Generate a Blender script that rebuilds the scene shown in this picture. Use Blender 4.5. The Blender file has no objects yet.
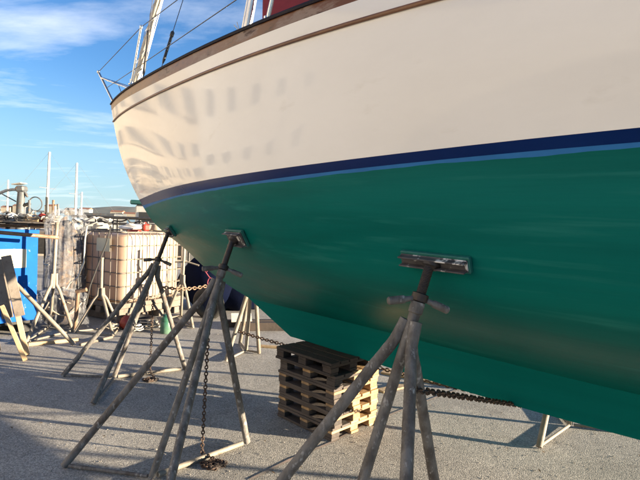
import bpy, math, random
import numpy as np
from mathutils import Vector, Matrix
random.seed(7); np.random.seed(7)
sc = bpy.context.scene
COL = sc.collection
rad = math.radians

# ------------------------------------------------------------------ camera
F = 481.0; ROLL = rad(2.5); H0 = 224.0; CH = 1.6
PITCH = math.atan((240 - H0) / F)
f_ = np.array([0, math.cos(PITCH), -math.sin(PITCH)])
u_ = np.array([0, math.sin(PITCH), math.cos(PITCH)])
r_ = np.array([1.0, 0, 0])
RX = math.cos(ROLL) * r_ + math.sin(ROLL) * u_
UP = math.cos(ROLL) * u_ - math.sin(ROLL) * r_
CAM = np.array([0, 0, CH])
cd = bpy.data.cameras.new('camera'); cam = bpy.data.objects.new('camera', cd); COL.objects.link(cam)
cd.sensor_width = 36; cd.lens = 36 * F / 640; cd.clip_start = 0.02; cd.clip_end = 9000
m = Matrix.Identity(4)
for i in range(3):
    m[i][0] = RX[i]; m[i][1] = UP[i]; m[i][2] = -f_[i]; m[i][3] = CAM[i]
cam.matrix_world = m
sc.camera = cam

# ------------------------------------------------------------------ light
SUN_EL = rad(7.2); SUN_D = Vector((0.985, -0.172, 0)).normalized()
sun_dir = Vector((SUN_D.x * math.cos(SUN_EL), SUN_D.y * math.cos(SUN_EL), math.sin(SUN_EL)))
w = bpy.data.worlds.new('World'); sc.world = w; w.use_nodes = True
nt = w.node_tree; nt.nodes.clear()
def N(tree, typ, **kw):
    n = tree.nodes.new(typ)
    for k, v in kw.items():
        if k in n.inputs: n.inputs[k].default_value = v
        else: setattr(n, k, v)
    return n
sky = N(nt, 'ShaderNodeTexSky', sky_type='NISHITA', sun_disc=False)
sky.sun_elevation = SUN_EL; sky.sun_rotation = math.atan2(SUN_D.x, SUN_D.y)
sky.altitude = 0; sky.air_density = 1.0; sky.dust_density = 0.0; sky.ozone_density = 3.0
tc = N(nt, 'ShaderNodeTexCoord')
# cirrus: noise on the direction flattened on to a high layer
sep = N(nt, 'ShaderNodeSeparateXYZ'); nt.links.new(tc.outputs['Generated'], sep.inputs[0])
mz = N(nt, 'ShaderNodeMath', operation='ADD'); nt.links.new(sep.outputs['Z'], mz.inputs[0]); mz.inputs[1].default_value = 0.12
mx = N(nt, 'ShaderNodeMath', operation='DIVIDE'); nt.links.new(sep.outputs['X'], mx.inputs[0]); nt.links.new(mz.outputs[0], mx.inputs[1])
my = N(nt, 'ShaderNodeMath', operation='DIVIDE'); nt.links.new(sep.outputs['Y'], my.inputs[0]); nt.links.new(mz.outputs[0], my.inputs[1])
comb = N(nt, 'ShaderNodeCombineXYZ'); nt.links.new(mx.outputs[0], comb.inputs[0]); nt.links.new(my.outputs[0], comb.inputs[1])
mp = N(nt, 'ShaderNodeMapping'); mp.inputs['Scale'].default_value = (0.55, 1.25, 1); mp.inputs['Rotation'].default_value = (0, 0, rad(-18)); mp.inputs['Location'].default_value = (1.3, 0.2, 0)
nt.links.new(comb.outputs[0], mp.inputs[0])
nz = N(nt, 'ShaderNodeTexNoise', Scale=1.15, Detail=9, Roughness=0.58, Distortion=0.35); nt.links.new(mp.outputs[0], nz.inputs['Vector'])
rp = N(nt, 'ShaderNodeValToRGB'); rp.color_ramp.elements[0].position = 0.53; rp.color_ramp.elements[1].position = 0.80
rp.color_ramp.elements[1].color = (0.75, 0.75, 0.75, 1)
nt.links.new(nz.outputs['Fac'], rp.inputs[0])
hs = N(nt, 'ShaderNodeMix', data_type='RGBA', blend_type='MULTIPLY'); hs.inputs['Factor'].default_value = 1; nt.links.new(sky.outputs[0], hs.inputs['A']); hs.inputs['B'].default_value = (.68, .89, 1.13, 1)
# pale haze low in the sky, the same all round
hzf = N(nt, 'ShaderNodeMapRange', interpolation_type='SMOOTHSTEP'); hzf.inputs['From Min'].default_value = 0.30; hzf.inputs['From Max'].default_value = -0.02; hzf.inputs['To Max'].default_value = .75; nt.links.new(sep.outputs['Z'], hzf.inputs[0])
hzm = N(nt, 'ShaderNodeMix', data_type='RGBA'); nt.links.new(hzf.outputs[0], hzm.inputs['Factor']); nt.links.new(hs.outputs['Result'], hzm.inputs['A']); hzm.inputs['B'].default_value = (2.1, 3.0, 3.6, 1)
mixc = N(nt, 'ShaderNodeMix', data_type='RGBA')
nt.links.new(rp.outputs[0], mixc.inputs['Factor']); nt.links.new(hzm.outputs['Result'], mixc.inputs['A']); mixc.inputs['B'].default_value = (5.6, 5.7, 5.9, 1)
bg = N(nt, 'ShaderNodeBackground', Strength=0.052); nt.links.new(mixc.outputs['Result'], bg.inputs[0])
wo = N(nt, 'ShaderNodeOutputWorld'); nt.links.new(bg.outputs[0], wo.inputs[0])

sd = bpy.data.lights.new('sun', 'SUN'); sd.energy = 5.0; sd.angle = rad(0.55); sd.color = (1.0, 0.83, 0.60)
so = bpy.data.objects.new('sun', sd); COL.objects.link(so); so.rotation_euler = (-sun_dir).to_track_quat('-Z', 'Y').to_euler()
so.location = (30, -6, 12)
vs = sc.view_settings; vs.view_transform = 'Standard'; vs.look = 'None'; vs.gamma = 1; vs.use_curve_mapping = False
vs.exposure = 2.38

# ------------------------------------------------------------------ pixel helpers (a pixel is a direction; the depth comes from ground or plane)
def ray(px, py): return f_ + RX * (px - 320) / F - UP * (py - 240) / F
def gnd(px, py, z=0.0):
    d = ray(px, py); return Vector(CAM + d * (z - CH) / d[2])
def dep(px, py, Y):                       # point on the pixel's ray at ground distance Y
    d = ray(px, py); return Vector(CAM + d * Y / d[1])
K = np.array([.26, 3.88]); cB = np.array([-.793, .609]); cB /= np.linalg.norm(cB); nB = np.array([-cB[1], -(-cB[0])])
nB = np.array([-.609, -.793]); nB /= np.linalg.norm(nB)
def W(t, b, z): p = K + cB * t + nB * b; return Vector((p[0], p[1], z))
def plane(px, py, b=0.0):                 # pixel on to a plane parallel to the boat's centre line
    d = ray(px, py); P0 = np.array([*(K + nB * b), 0]); Nn = np.array([*nB, 0])
    return Vector(CAM + d * (((P0 - CAM) @ Nn) / (d @ Nn)))

# ------------------------------------------------------------------ mesh helpers
class MB:
    def __init__(s): s.v = []; s.f = []
    def add(s, vs, fs):
        o = len(s.v); s.v += [Vector(q) for q in vs]; s.f += [tuple(i + o for i in q) for q in fs]; return s
    def tube(s, pts, r, seg=10, caps=True):
        pts = [Vector(p) for p in pts]; n = len(pts)
        rr = r if isinstance(r, (list, tuple)) else [r] * n
        T = []
        for i in range(n):
            a = pts[max(i - 1, 0)]; b = pts[min(i + 1, n - 1)]; T.append((b - a).normalized())
        x = T[0].orthogonal().normalized(); vs = []; fs = []
        for i in range(n):
            x = (x - T[i] * x.dot(T[i])).normalized(); y = T[i].cross(x)
            for k in range(seg):
                a = 2 * math.pi * k / seg; vs.append(pts[i] + (x * math.cos(a) + y * math.sin(a)) * rr[i])
        for i in range(n - 1):
            for k in range(seg):
                k2 = (k + 1) % seg; fs.append((i * seg + k, i * seg + k2, (i + 1) * seg + k2, (i + 1) * seg + k))
        if caps:
            fs.append(tuple(range(seg - 1, -1, -1))); fs.append(tuple((n - 1) * seg + k for k in range(seg)))
        return s.add(vs, fs)
    def box(s, c, ax, sz, ch=0.004):      # chamfered box: centre, 3 axes, full sizes
        c = Vector(c); X, Y, Z = [Vector(a).normalized() for a in ax]; h = [q / 2 for q in sz]; ch = min(ch, min(h) * .7)
        vs = []; idx = {}
        for sx in (-1, 1):
            for sy in (-1, 1):
                for sz_ in (-1, 1):
                    for k in range(3):
                        q = [sx * h[0], sy * h[1], sz_ * h[2]]
                        for j in range(3):
                            if j != k: q[j] -= (sx, sy, sz_)[j] * ch
                        idx[(sx, sy, sz_, k)] = len(vs); vs.append(c + X * q[0] + Y * q[1] + Z * q[2])
        fs = []
        def face(l):
            p = [vs[i] for i in l]; nn = (p[1] - p[0]).cross(p[2] - p[0]); mid = sum(p, Vector()) / len(p) - c
            fs.append(tuple(l) if nn.dot(mid) > 0 else tuple(reversed(l)))
        for k in range(3):
            a, b = [j for j in range(3) if j != k]
            for sg in (-1, 1):
                l = []
                for (p, q) in ((-1, -1), (1, -1), (1, 1), (-1, 1)):
                    t = [0, 0, 0]; t[k] = sg; t[a] = p; t[b] = q; l.append(idx[(*t, k)])
                face(l)
        for k in range(3):                # edges along axis k
            a, b = [j for j in range(3) if j != k]
            for p in (-1, 1):
                for q in (-1, 1):
                    l = []
                    for sg, kk in ((-1, a), (1, a), (1, b), (-1, b)):
                        t = [0, 0, 0]; t[k] = sg; t[a] = p; t[b] = q; l.append(idx[(*t, kk)])
                    face(l)
        for sx in (-1, 1):
            for sy in (-1, 1):
                for z in (-1, 1): face([idx[(sx, sy, z, k)] for k in range(3)])
        return s.add(vs, fs)
    def beam(s, a, b, wd, th, up=(0, 0, 1), ch=0.004):
        a = Vector(a); b = Vector(b); X = (b - a).normalized(); Y = Vector(up).cross(X)
        if Y.length < 1e-4: Y = X.orthogonal()
        Y.normalize(); Z = X.cross(Y)
        return s.box((a + b) / 2, (X, Y, Z), ((b - a).length, wd, th), ch)
    def lathe(s, c, prof, seg=16, axis=(0, 0, 1)):
        c = Vector(c); A = Vector(axis).normalized(); x = A.orthogonal().normalized(); y = A.cross(x); vs = []; fs = []
        for (r, z) in prof:
            for k in range(seg):
                a = 2 * math.pi * k / seg; vs.append(c + A * z + (x * math.cos(a) + y * math.sin(a)) * r)
        for i in range(len(prof) - 1):
            for k in range(seg):
                k2 = (k + 1) % seg; fs.append((i * seg + k, i * seg + k2, (i + 1) * seg + k2, (i + 1) * seg + k))
        fs.append(tuple(range(seg - 1, -1, -1))); fs.append(tuple((len(prof) - 1) * seg + k for k in range(seg)))
        return s.add(vs, fs)
    def torus(s, c, ax, R, r, sR=24, sr=8, sx=1.0):
        A = Vector(ax).normalized(); x = A.orthogonal().normalized(); y = A.cross(x)
        pts = [Vector(c) + x * math.cos(2 * math.pi * i / sR) * R * sx + y * math.sin(2 * math.pi * i / sR) * R for i in range(sR)]
        return s.loop(pts, r, sr)
    def loop(s, pts, r, seg=6):           # closed tube
        n = len(pts); vs = []; fs = []
        cen = sum(pts, Vector()) / n
        nn = (pts[0] - cen).cross(pts[n // 4] - cen).normalized()
        for i in range(n):
            T = (pts[(i + 1) % n] - pts[i - 1]).normalized(); y = T.cross(nn).normalized()
            for k in range(seg):
                a = 2 * math.pi * k / seg; vs.append(pts[i] + (nn * math.cos(a) + y * math.sin(a)) * r)
        for i in range(n):
            i2 = (i + 1) % n
            for k in range(seg):
                k2 = (k + 1) % seg; fs.append((i * seg + k, i * seg + k2, i2 * seg + k2, i2 * seg + k))
        return s.add(vs, fs)
    def blob(s, c, sz, amp=0.2, nu=20, nv=12, seed=0, flat=0.0):
        rnd = random.Random(seed); ph = [(rnd.uniform(1, 4), rnd.uniform(1, 4), rnd.uniform(0, 6.3), rnd.uniform(0, 6.3)) for _ in range(7)]
        vs = []; fs = []; c = Vector(c)
        for j in range(nv + 1):
            th = math.pi * j / nv
            for i in range(nu):
                a = 2 * math.pi * i / nu
                k = 1 + amp * sum(math.sin(p * round(q) * 0 + round(p) * a + r1) * math.sin(q * th + r2) for p, q, r1, r2 in ph) / 3
                z = math.cos(th) * k
                vs.append(c + Vector((math.sin(th) * math.cos(a) * k * sz[0], math.sin(th) * math.sin(a) * k * sz[1], max(z, -1 + flat) * sz[2])))
        for j in range(nv):
            for i in range(nu):
                i2 = (i + 1) % nu; fs.append((j * nu + i, (j + 1) * nu + i, (j + 1) * nu + i2, j * nu + i2))
        return s.add(vs, fs)

def obj(name, mb, mat, parent=None, smooth=False, origin=None):
    o0 = parent.location.copy() if parent is not None and parent.parent is None else Vector((0, 0, 0))
    if parent is not None and parent.parent is not None: o0 = parent.parent.location.copy()
    if parent is None:
        o0 = Vector(origin) if origin is not None else Vector((sum(v.x for v in mb.v) / len(mb.v), sum(v.y for v in mb.v) / len(mb.v), min(v.z for v in mb.v)))
    me = bpy.data.meshes.new(name); me.from_pydata([v - o0 for v in mb.v], [], mb.f); me.update()
    if smooth:
        me.polygons.foreach_set('use_smooth', [True] * len(me.polygons))
        try: me.set_sharp_from_angle(angle=rad(40))
        except Exception: pass
    o = bpy.data.objects.new(name, me); COL.objects.link(o)
    if mat: me.materials.append(mat)
    if parent is not None: o.parent = parent
    else: o.location = o0
    return o
def tag(o, label, cat=None, group=None):
    o['label'] = label
    if cat: o['category'] = cat
    if group: o['group'] = group
    return o
def thing(name, loc, label, cat, group=None):
    o = bpy.data.objects.new(name, None); COL.objects.link(o); o.location = loc; o.empty_display_size = .1
    return tag(o, label, cat, group)
def struct(o): o['kind'] = 'structure'; return o
def copy_tree(o, parent=None, loc=None):
    c = o.copy(); COL.objects.link(c); c.parent = parent
    if loc is not None: c.location = loc
    for ch in list(o.children): copy_tree(ch, c)
    return c

# ------------------------------------------------------------------ materials
def mat(name, c1, c2=None, scale=6, rough=.6, metal=0.0, bump=0.0, bscale=None, stretch=(1, 1, 1), lo=.35, hi=.65, c3=None, s3=20, lo3=.6, hi3=.7,
        rough2=None, detail=6, coat=0.0, spec=.5, rot=(0, 0, 0), coat_rough=.05):
    M = bpy.data.materials.new(name); M.use_nodes = True; t = M.node_tree; b = t.nodes['Principled BSDF']; L = t.links.new
    b.inputs['Roughness'].default_value = rough; b.inputs['Metallic'].default_value = metal; b.inputs['Specular IOR Level'].default_value = spec
    b.inputs['Coat Weight'].default_value = coat; b.inputs['Coat Roughness'].default_value = coat_rough
    b.inputs['Base Color'].default_value = (*c1, 1)
    tc = N(t, 'ShaderNodeTexCoord'); mp = N(t, 'ShaderNodeMapping'); mp.vector_type = 'TEXTURE'; mp.inputs['Scale'].default_value = tuple(1 / q for q in stretch); mp.inputs['Rotation'].default_value = rot
    L(tc.outputs['Object'], mp.inputs[0])
    col = None
    if c2 is not None:
        nz = N(t, 'ShaderNodeTexNoise', Scale=scale, Detail=detail, Roughness=.62); L(mp.outputs[0], nz.inputs['Vector'])
        mr = N(t, 'ShaderNodeMapRange'); mr.inputs['From Min'].default_value = lo; mr.inputs['From Max'].default_value = hi; L(nz.outputs['Fac'], mr.inputs[0])
        mx = N(t, 'ShaderNodeMix', data_type='RGBA'); mx.inputs['A'].default_value = (*c1, 1); mx.inputs['B'].default_value = (*c2, 1); L(mr.outputs[0], mx.inputs['Factor'])
        col = mx.outputs['Result']
        if rough2 is not None:
            m2 = N(t, 'ShaderNodeMapRange'); m2.inputs['To Min'].default_value = rough; m2.inputs['To Max'].default_value = rough2; L(mr.outputs[0], m2.inputs[0]); L(m2.outputs[0], b.inputs['Roughness'])
    if c3 is not None:
        n3 = N(t, 'ShaderNodeTexNoise', Scale=s3, Detail=5, Roughness=.6); L(mp.outputs[0], n3.inputs['Vector'])
        m3 = N(t, 'ShaderNodeMapRange'); m3.inputs['From Min'].default_value = lo3; m3.inputs['From Max'].default_value = hi3; L(n3.outputs['Fac'], m3.inputs[0])
        x3 = N(t, 'ShaderNodeMix', data_type='RGBA'); x3.inputs['B'].default_value = (*c3, 1); L(m3.outputs[0], x3.inputs['Factor'])
        if col is not None: L(col, x3.inputs['A'])
        else: x3.inputs['A'].default_value = (*c1, 1)
        col = x3.outputs['Result']
    if col is not None: L(col, b.inputs['Base Color'])
    if bump:
        nb = N(t, 'ShaderNodeTexNoise', Scale=bscale or scale * 4, Detail=5, Roughness=.6); L(mp.outputs[0], nb.inputs['Vector'])
        bp = N(t, 'ShaderNodeBump', Strength=bump, Distance=.01); L(nb.outputs['Fac'], bp.inputs['Height']); L(bp.outputs[0], b.inputs['Normal'])
    return M

ANG = math.atan2(cB[1], cB[0])            # boat heading
hullrot = (0, 0, ANG)
M = {}
M['white'] = mat('topside_white', (.86, .83, .785), (.81, .78, .735), 2.2, .075, bump=.008, bscale=1.6, stretch=(.5, 1, 1.2), rot=hullrot, c3=(.74, .70, .64), s3=7, lo3=.62, hi3=.85, spec=.2)
M['green'] = mat('antifouling_green', (.0012, .100, .087), (.002, .130, .113), 2.6, .38, spec=.06, bump=.10, bscale=16, stretch=(.10, 1, 2.6), rot=hullrot, rough2=.46, c3=(.012, .150, .130), s3=7, lo3=.56, hi3=.72)
M['teal'] = mat('keel_teal', (.001, .115, .104), (.002, .138, .126), 2.6, .55, spec=.03, bump=.10, bscale=16, stretch=(.10, 1, 2.6), rot=hullrot, rough2=.5, c3=(.006, .12, .105), s3=14, lo3=.6, hi3=.75)
M['navy'] = mat('boot_navy', (.002, .015, .085), (.003, .02, .105), 5, .25, spec=.05, stretch=(.3, 1, 1), rot=hullrot)
M['ltblue'] = mat('stripe_blue', (.03, .16, .40), (.025, .13, .33), 9, .5, spec=.08, stretch=(.4, 1, 1), rot=hullrot, bump=.03)
M['teak'] = mat('teak_varnish', (.13, .042, .014), (.25, .18, .145), 3.2, .28, spec=.25, stretch=(.6, 2, 3), rot=hullrot, lo=.52, hi=.62, rough2=.5, c3=(.05, .016, .008), s3=11, lo3=.55, hi3=.68, bump=.06)
M['rubteak'] = mat('rub_rail_teak', (.22, .10, .045), (.13, .05, .022), 9, .42, stretch=(.2, 2, 4), rot=hullrot, bump=.08)
M['capdark'] = mat('cap_rail_dark', (.012, .012, .022), (.03, .025, .03), 6, .6, spec=.1, stretch=(.3, 1, 1), rot=hullrot)
M['deck'] = mat('deck_grey', (.55, .54, .50), (.47, .46, .43), 4, .6)
M['steel'] = mat('stainless', (.62, .63, .64), (.45, .46, .48), 12, .18, metal=1)
M['alu'] = mat('mast_aluminium', (.70, .70, .70), (.55, .55, .56), 5, .32, metal=.85)
M['wire'] = mat('dark_wire', (.05, .05, .06), (.10, .10, .11), 30, .4, metal=.6)
M['sail'] = mat('furled_canvas', (.62, .56, .45), (.50, .42, .32), 8, .8, stretch=(1, 1, .3), bump=.3, bscale=26)
M['maroon'] = mat('maroon_canvas', (.23, .02, .035), (.15, .013, .024), 3.5, .85, bump=.5, bscale=7)
M['blackfit'] = mat('black_fitting', (.02, .02, .022), (.05, .045, .04), 14, .45)
M['galv'] = mat('weathered_galvanised', (.17, .16, .148), (.085, .075, .066), 18, .7, metal=.1, lo=.40, hi=.62, c3=(.36, .35, .335), s3=42, lo3=.58, hi3=.70, bump=.6, bscale=45, stretch=(1, 1, .55))
M['galv2'] = mat('weathered_galvanised_rust', (.17, .155, .14), (.085, .065, .052), 16, .7, metal=.1, lo=.42, hi=.62, c3=(.35, .33, .30), s3=38, lo3=.58, hi3=.70, bump=.6, bscale=45, stretch=(1, 1, .55))
M['galvtan'] = mat('tan_galvanised', (.25, .225, .19), (.16, .135, .105), 6, .7, metal=.1, c3=(.16, .085, .04), s3=16, lo3=.6, hi3=.75, bump=.25, bscale=40)
M['darksteel'] = mat('dark_screw_steel', (.028, .027, .030), (.06, .045, .035), 12, .5, metal=.5, bump=.2, bscale=60)
M['chain'] = mat('chain_iron', (.045, .04, .038), (.12, .06, .03), 30, .55, metal=.4)
M['chainrust'] = mat('chain_rust', (.09, .05, .03), (.045, .036, .032), 18, .8, metal=.15)
M['padmetal'] = mat('pad_channel', (.10, .095, .10), (.05, .045, .05), 14, .6, metal=.2, c3=(.65, .64, .62), s3=16, lo3=.57, hi3=.63, bump=.25, bscale=50)
M['padwood'] = mat('pad_plank_green', (.006, .10, .082), (.01, .13, .11), 16, .55, bump=.2)
def woods(nm, a, b, **k): return mat(nm, a, b, 5, .8, stretch=(1, 1, 1), c3=tuple(q * .55 for q in b), s3=9, lo3=.58, hi3=.75, bump=.35, bscale=30, **k)
M['pine'] = [woods('pallet_pine_%d' % i, a, b) for i, (a, b) in enumerate([((.44, .28, .13), (.35, .215, .10)), ((.38, .24, .11), (.29, .18, .085)), ((.46, .31, .16), (.37, .24, .12)), ((.34, .22, .115), (.26, .165, .085))])]
M['darkwood'] = [woods('pallet_dark_%d' % i, a, b) for i, (a, b) in enumerate([((.035, .026, .022), (.055, .04, .032)), ((.05, .035, .027), (.03, .022, .018)), ((.028, .022, .02), (.04, .03, .026))])]
M['greybrown'] = [woods('pallet_greybrown_%d' % i, a, b) for i, (a, b) in enumerate([((.085, .068, .058), (.055, .043, .036)), ((.065, .052, .045), (.042, .034, .03))])]
M['greywood'] = mat('weathered_board', (.20, .17, .14), (.13, .105, .085), 4, .85, c3=(.07, .055, .045), s3=12, lo3=.57, hi3=.72, bump=.4, bscale=26)
M['tanwood'] = mat('pale_board', (.42, .31, .19), (.33, .23, .13), 4, .8, c3=(.17, .10, .05), s3=12, lo3=.58, hi3=.74, bump=.3, bscale=26)
M['cagebar'] = mat('cage_steel', (.20, .17, .14), (.12, .10, .085), 9, .7, metal=.1)
M['blue'] = mat('skip_blue_paint', (.004, .07, .30), (.006, .09, .36), 3, .8, spec=.15, c3=(.16, .22, .32), s3=14, lo3=.64, hi3=.70, bump=.15, bscale=12)
M['rust'] = mat('rusty_pipe', (.22, .15, .10), (.13, .07, .04), 9, .75, metal=.15, c3=(.30, .26, .21), s3=18, lo3=.55, hi3=.7, bump=.2)
M['cream'] = mat('notice_board_cream', (.50, .46, .33), (.44, .40, .28), 6, .6)
M['ink'] = mat('notice_print_grey', (.20, .18, .14), (.26, .23, .18), 20, .7)
M['red'] = mat('red_plastic', (.30, .035, .02), (.21, .025, .015), 5, .35, bump=.05)
M['greenglass'] = mat('green_drum_plastic', (.03, .12, .075), (.10, .17, .12), 6, .3)
M['black'] = mat('black_rubber', (.018, .018, .019), (.035, .033, .03), 12, .8, bump=.2)
M['tarp'] = mat('navy_tarpaulin', (.0015, .0035, .014), (.002, .005, .022), 3, .9, spec=.1, bump=.6, bscale=6)
M['pink'] = mat('pink_rope', (.24, .04, .06), (.17, .03, .05), 40, .8)
M['rope'] = mat('dirty_rope', (.40, .36, .29), (.26, .22, .17), 30, .9, bump=.3)
M['hose'] = mat('pale_hose', (.56, .53, .46), (.42, .38, .32), 12, .6)
M['bundle'] = mat('net_bundle', (.10, .07, .05), (.05, .05, .06), 9, .9, c3=(.20, .14, .09), s3=14, lo3=.52, hi3=.66, bump=.8, bscale=20)
M['offwhite'] = mat('gelcoat_offwhite', (.60, .59, .56), (.50, .49, .46), 3, .35)
M['glassdark'] = mat('dark_window', (.02, .025, .03), (.03, .035, .04), 3, .3)
M['stone'] = mat('harbour_plaster', (.52, .44, .32), (.42, .35, .26), .9, .9, c3=(.33, .27, .2), s3=2.3, lo3=.56, hi3=.75, bump=.2, bscale=14)
M['plaster'] = mat('bounce_plaster', (.285, .272, .245), (.265, .25, .225), .7, .9, c3=(.235, .22, .195), s3=1.9, lo3=.58, hi3=.75, bump=.2, bscale=14)
M['ochre'] = mat('block_render', (.27, .235, .185), (.235, .20, .155), .7, .9, c3=(.19, .165, .125), s3=1.9, lo3=.58, hi3=.75)
M['rooftile'] = mat('roof_tile', (.30, .13, .08), (.22, .10, .06), 2, .85)
M['greenpaint'] = mat('wheelhouse_green', (.012, .08, .075), (.02, .10, .09), 5, .5)
M['greypost'] = mat('winch_grey', (.10, .11, .115), (.055, .06, .065), 9, .6, c3=(.2, .1, .05), s3=18, lo3=.58, hi3=.7)
M['hill'] = mat('hill_scrub', (.10, .115, .10), (.16, .155, .13), .02, .95, detail=10)
M['pebble'] = mat('pebble', (.30, .28, .25), (.16, .15, .14), 3, .9)
M['leaf'] = mat('dry_leaf', (.14, .09, .045), (.07, .05, .03), 4, .9)
M['paint'] = mat('worn_pink_line', (.36, .28, .24), (.22, .195, .17), 8, .85, lo=.40, hi=.60)

def special():
    # quay surface: worn aggregate asphalt
    G = bpy.data.materials.new('quay_aggregate'); G.use_nodes = True; t = G.node_tree; b = t.nodes['Principled BSDF']; L = t.links.new
    tc = N(t, 'ShaderNodeTexCoord'); src = tc.outputs['Object']
    vo = N(t, 'ShaderNodeTexVoronoi', Scale=120.0); L(src, vo.inputs['Vector'])
    rr = N(t, 'ShaderNodeValToRGB'); e = rr.color_ramp.elements; e[0].position = 0; e[0].color = (.18, .174, .163, 1); e[1].position = 1; e[1].color = (.41, .39, .36, 1)
    e2 = e.new(.5); e2.color = (.275, .263, .243, 1)
    sp = N(t, 'ShaderNodeSeparateColor'); L(vo.outputs['Color'], sp.inputs[0]); L(sp.outputs[0], rr.inputs[0])
    nz = N(t, 'ShaderNodeTexNoise', Scale=1.1, Detail=7, Roughness=.65); L(src, nz.inputs['Vector'])
    mr = N(t, 'ShaderNodeMapRange'); mr.inputs['From Min'].default_value = .3; mr.inputs['From Max'].default_value = .7; mr.inputs['To Min'].default_value = .72; mr.inputs['To Max'].default_value = 1.2; L(nz.outputs['Fac'], mr.inputs[0])
    mu = N(t, 'ShaderNodeMix', data_type='RGBA', blend_type='MULTIPLY'); mu.inputs['Factor'].default_value = 1; L(rr.outputs[0], mu.inputs['A']); L(mr.outputs[0], mu.inputs['B'])
    n2 = N(t, 'ShaderNodeTexNoise', Scale=1.7, Detail=9, Roughness=.72); L(src, n2.inputs['Vector'])
    m2 = N(t, 'ShaderNodeMapRange'); m2.inputs['From Min'].default_value = .56; m2.inputs['From Max'].default_value = .74; m2.inputs['To Max'].default_value = .7; L(n2.outputs['Fac'], m2.inputs[0])
    st = N(t, 'ShaderNodeMix', data_type='RGBA'); st.inputs['B'].default_value = (.10, .085, .075, 1); L(m2.outputs[0], st.inputs['Factor']); L(mu.outputs['Result'], st.inputs['A'])
    nd = N(t, 'ShaderNodeTexNoise', Scale=3.0, Detail=4, Roughness=.6); L(src, nd.inputs['Vector'])
    md_ = N(t, 'ShaderNodeMix', data_type='RGBA', blend_type='ADD'); md_.inputs['Factor'].default_value = .35; L(src, md_.inputs['A']); L(nd.outputs['Color'], md_.inputs['B'])
    vs_ = N(t, 'ShaderNodeTexVoronoi', Scale=.85); L(md_.outputs['Result'], vs_.inputs['Vector'])
    ms_ = N(t, 'ShaderNodeMapRange', interpolation_type='SMOOTHSTEP'); ms_.inputs['From Min'].default_value = .22; ms_.inputs['From Max'].default_value = .10; ms_.inputs['To Max'].default_value = .5; L(vs_.outputs['Distance'], ms_.inputs[0])
    s2_ = N(t, 'ShaderNodeMix', data_type='RGBA'); s2_.inputs['B'].default_value = (.09, .082, .075, 1); L(ms_.outputs[0], s2_.inputs['Factor']); L(st.outputs['Result'], s2_.inputs['A'])
    vd_ = N(t, 'ShaderNodeTexVoronoi', Scale=7.0); L(md_.outputs['Result'], vd_.inputs['Vector'])
    mp_ = N(t, 'ShaderNodeMapRange'); mp_.inputs['From Min'].default_value = .055; mp_.inputs['From Max'].default_value = .035; mp_.inputs['To Max'].default_value = .7; L(vd_.outputs['Distance'], mp_.inputs[0])
    s3_ = N(t, 'ShaderNodeMix', data_type='RGBA'); s3_.inputs['B'].default_value = (.46, .45, .42, 1); L(mp_.outputs[0], s3_.inputs['Factor']); L(s2_.outputs['Result'], s3_.inputs['A'])
    L(s3_.outputs['Result'], b.inputs['Base Color']); b.inputs['Roughness'].default_value = .88
    n3 = N(t, 'ShaderNodeTexNoise', Scale=160, Detail=4, Roughness=.7); L(src, n3.inputs['Vector'])
    v2 = N(t, 'ShaderNodeTexVoronoi', Scale=120.0); L(src, v2.inputs['Vector'])
    n4 = N(t, 'ShaderNodeTexNoise', Scale=9, Detail=5, Roughness=.6); L(src, n4.inputs['Vector'])
    ad = N(t, 'ShaderNodeMath', operation='SUBTRACT'); L(n3.outputs['Fac'], ad.inputs[0]); L(v2.outputs['Distance'], ad.inputs[1])
    a2 = N(t, 'ShaderNodeMath', operation='MULTIPLY_ADD'); L(n4.outputs['Fac'], a2.inputs[0]); a2.inputs[1].default_value = 1.6; L(ad.outputs[0], a2.inputs[2])
    bp = N(t, 'ShaderNodeBump', Strength=.4, Distance=.005); L(a2.outputs[0], bp.inputs['Height']); L(bp.outputs[0], b.inputs['Normal'])
    M['ground'] = G
    # sea
    S = mat('harbour_water', (.02, .06, .08), (.03, .08, .10), .3, .12, bump=.4, bscale=1.5); M['water'] = S
    # tank plastic: milky, lets light through
    P = bpy.data.materials.new('tank_plastic'); P.use_nodes = True; t = P.node_tree; b = t.nodes['Principled BSDF']; L = t.links.new
    tc = N(t, 'ShaderNodeTexCoord'); nz = N(t, 'ShaderNodeTexNoise', Scale=2.4, Detail=6, Roughness=.6); mp = N(t, 'ShaderNodeMapping'); mp.inputs['Scale'].default_value = (2.2, 2.2, .35)
    L(tc.outputs['Object'], mp.inputs[0]); L(mp.outputs[0], nz.inputs['Vector'])
    cr = N(t, 'ShaderNodeValToRGB'); e = cr.color_ramp.elements; e[0].position = .35; e[0].color = (.52, .46, .38, 1); e[1].position = .66; e[1].color = (.36, .25, .19, 1); L(nz.outputs['Fac'], cr.inputs[0])
    L(cr.outputs[0], b.inputs['Base Color']); b.inputs['Roughness'].default_value = .38
    tr = N(t, 'ShaderNodeBsdfTranslucent'); tr.inputs[0].default_value = (.62, .46, .33, 1)
    ms = N(t, 'ShaderNodeMixShader'); ms.inputs[0].default_value = .30; L(b.outputs[0], ms.inputs[1]); L(tr.outputs[0], ms.inputs[2])
    L(ms.outputs[0], t.nodes['Material Output'].inputs[0]); M['tank'] = P
    # crumpled clear plastic sheet
    P = bpy.data.materials.new('clear_plastic_sheet'); P.use_nodes = True; t = P.node_tree; b = t.nodes['Principled BSDF']; L = t.links.new
    b.inputs['Base Color'].default_value = (.42, .43, .46, 1); b.inputs['Roughness'].default_value = .12
    tc = N(t, 'ShaderNodeTexCoord'); nz = N(t, 'ShaderNodeTexNoise', Scale=7, Detail=8, Roughness=.7, Distortion=1.2); L(tc.outputs['Object'], nz.inputs['Vector'])
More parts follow.
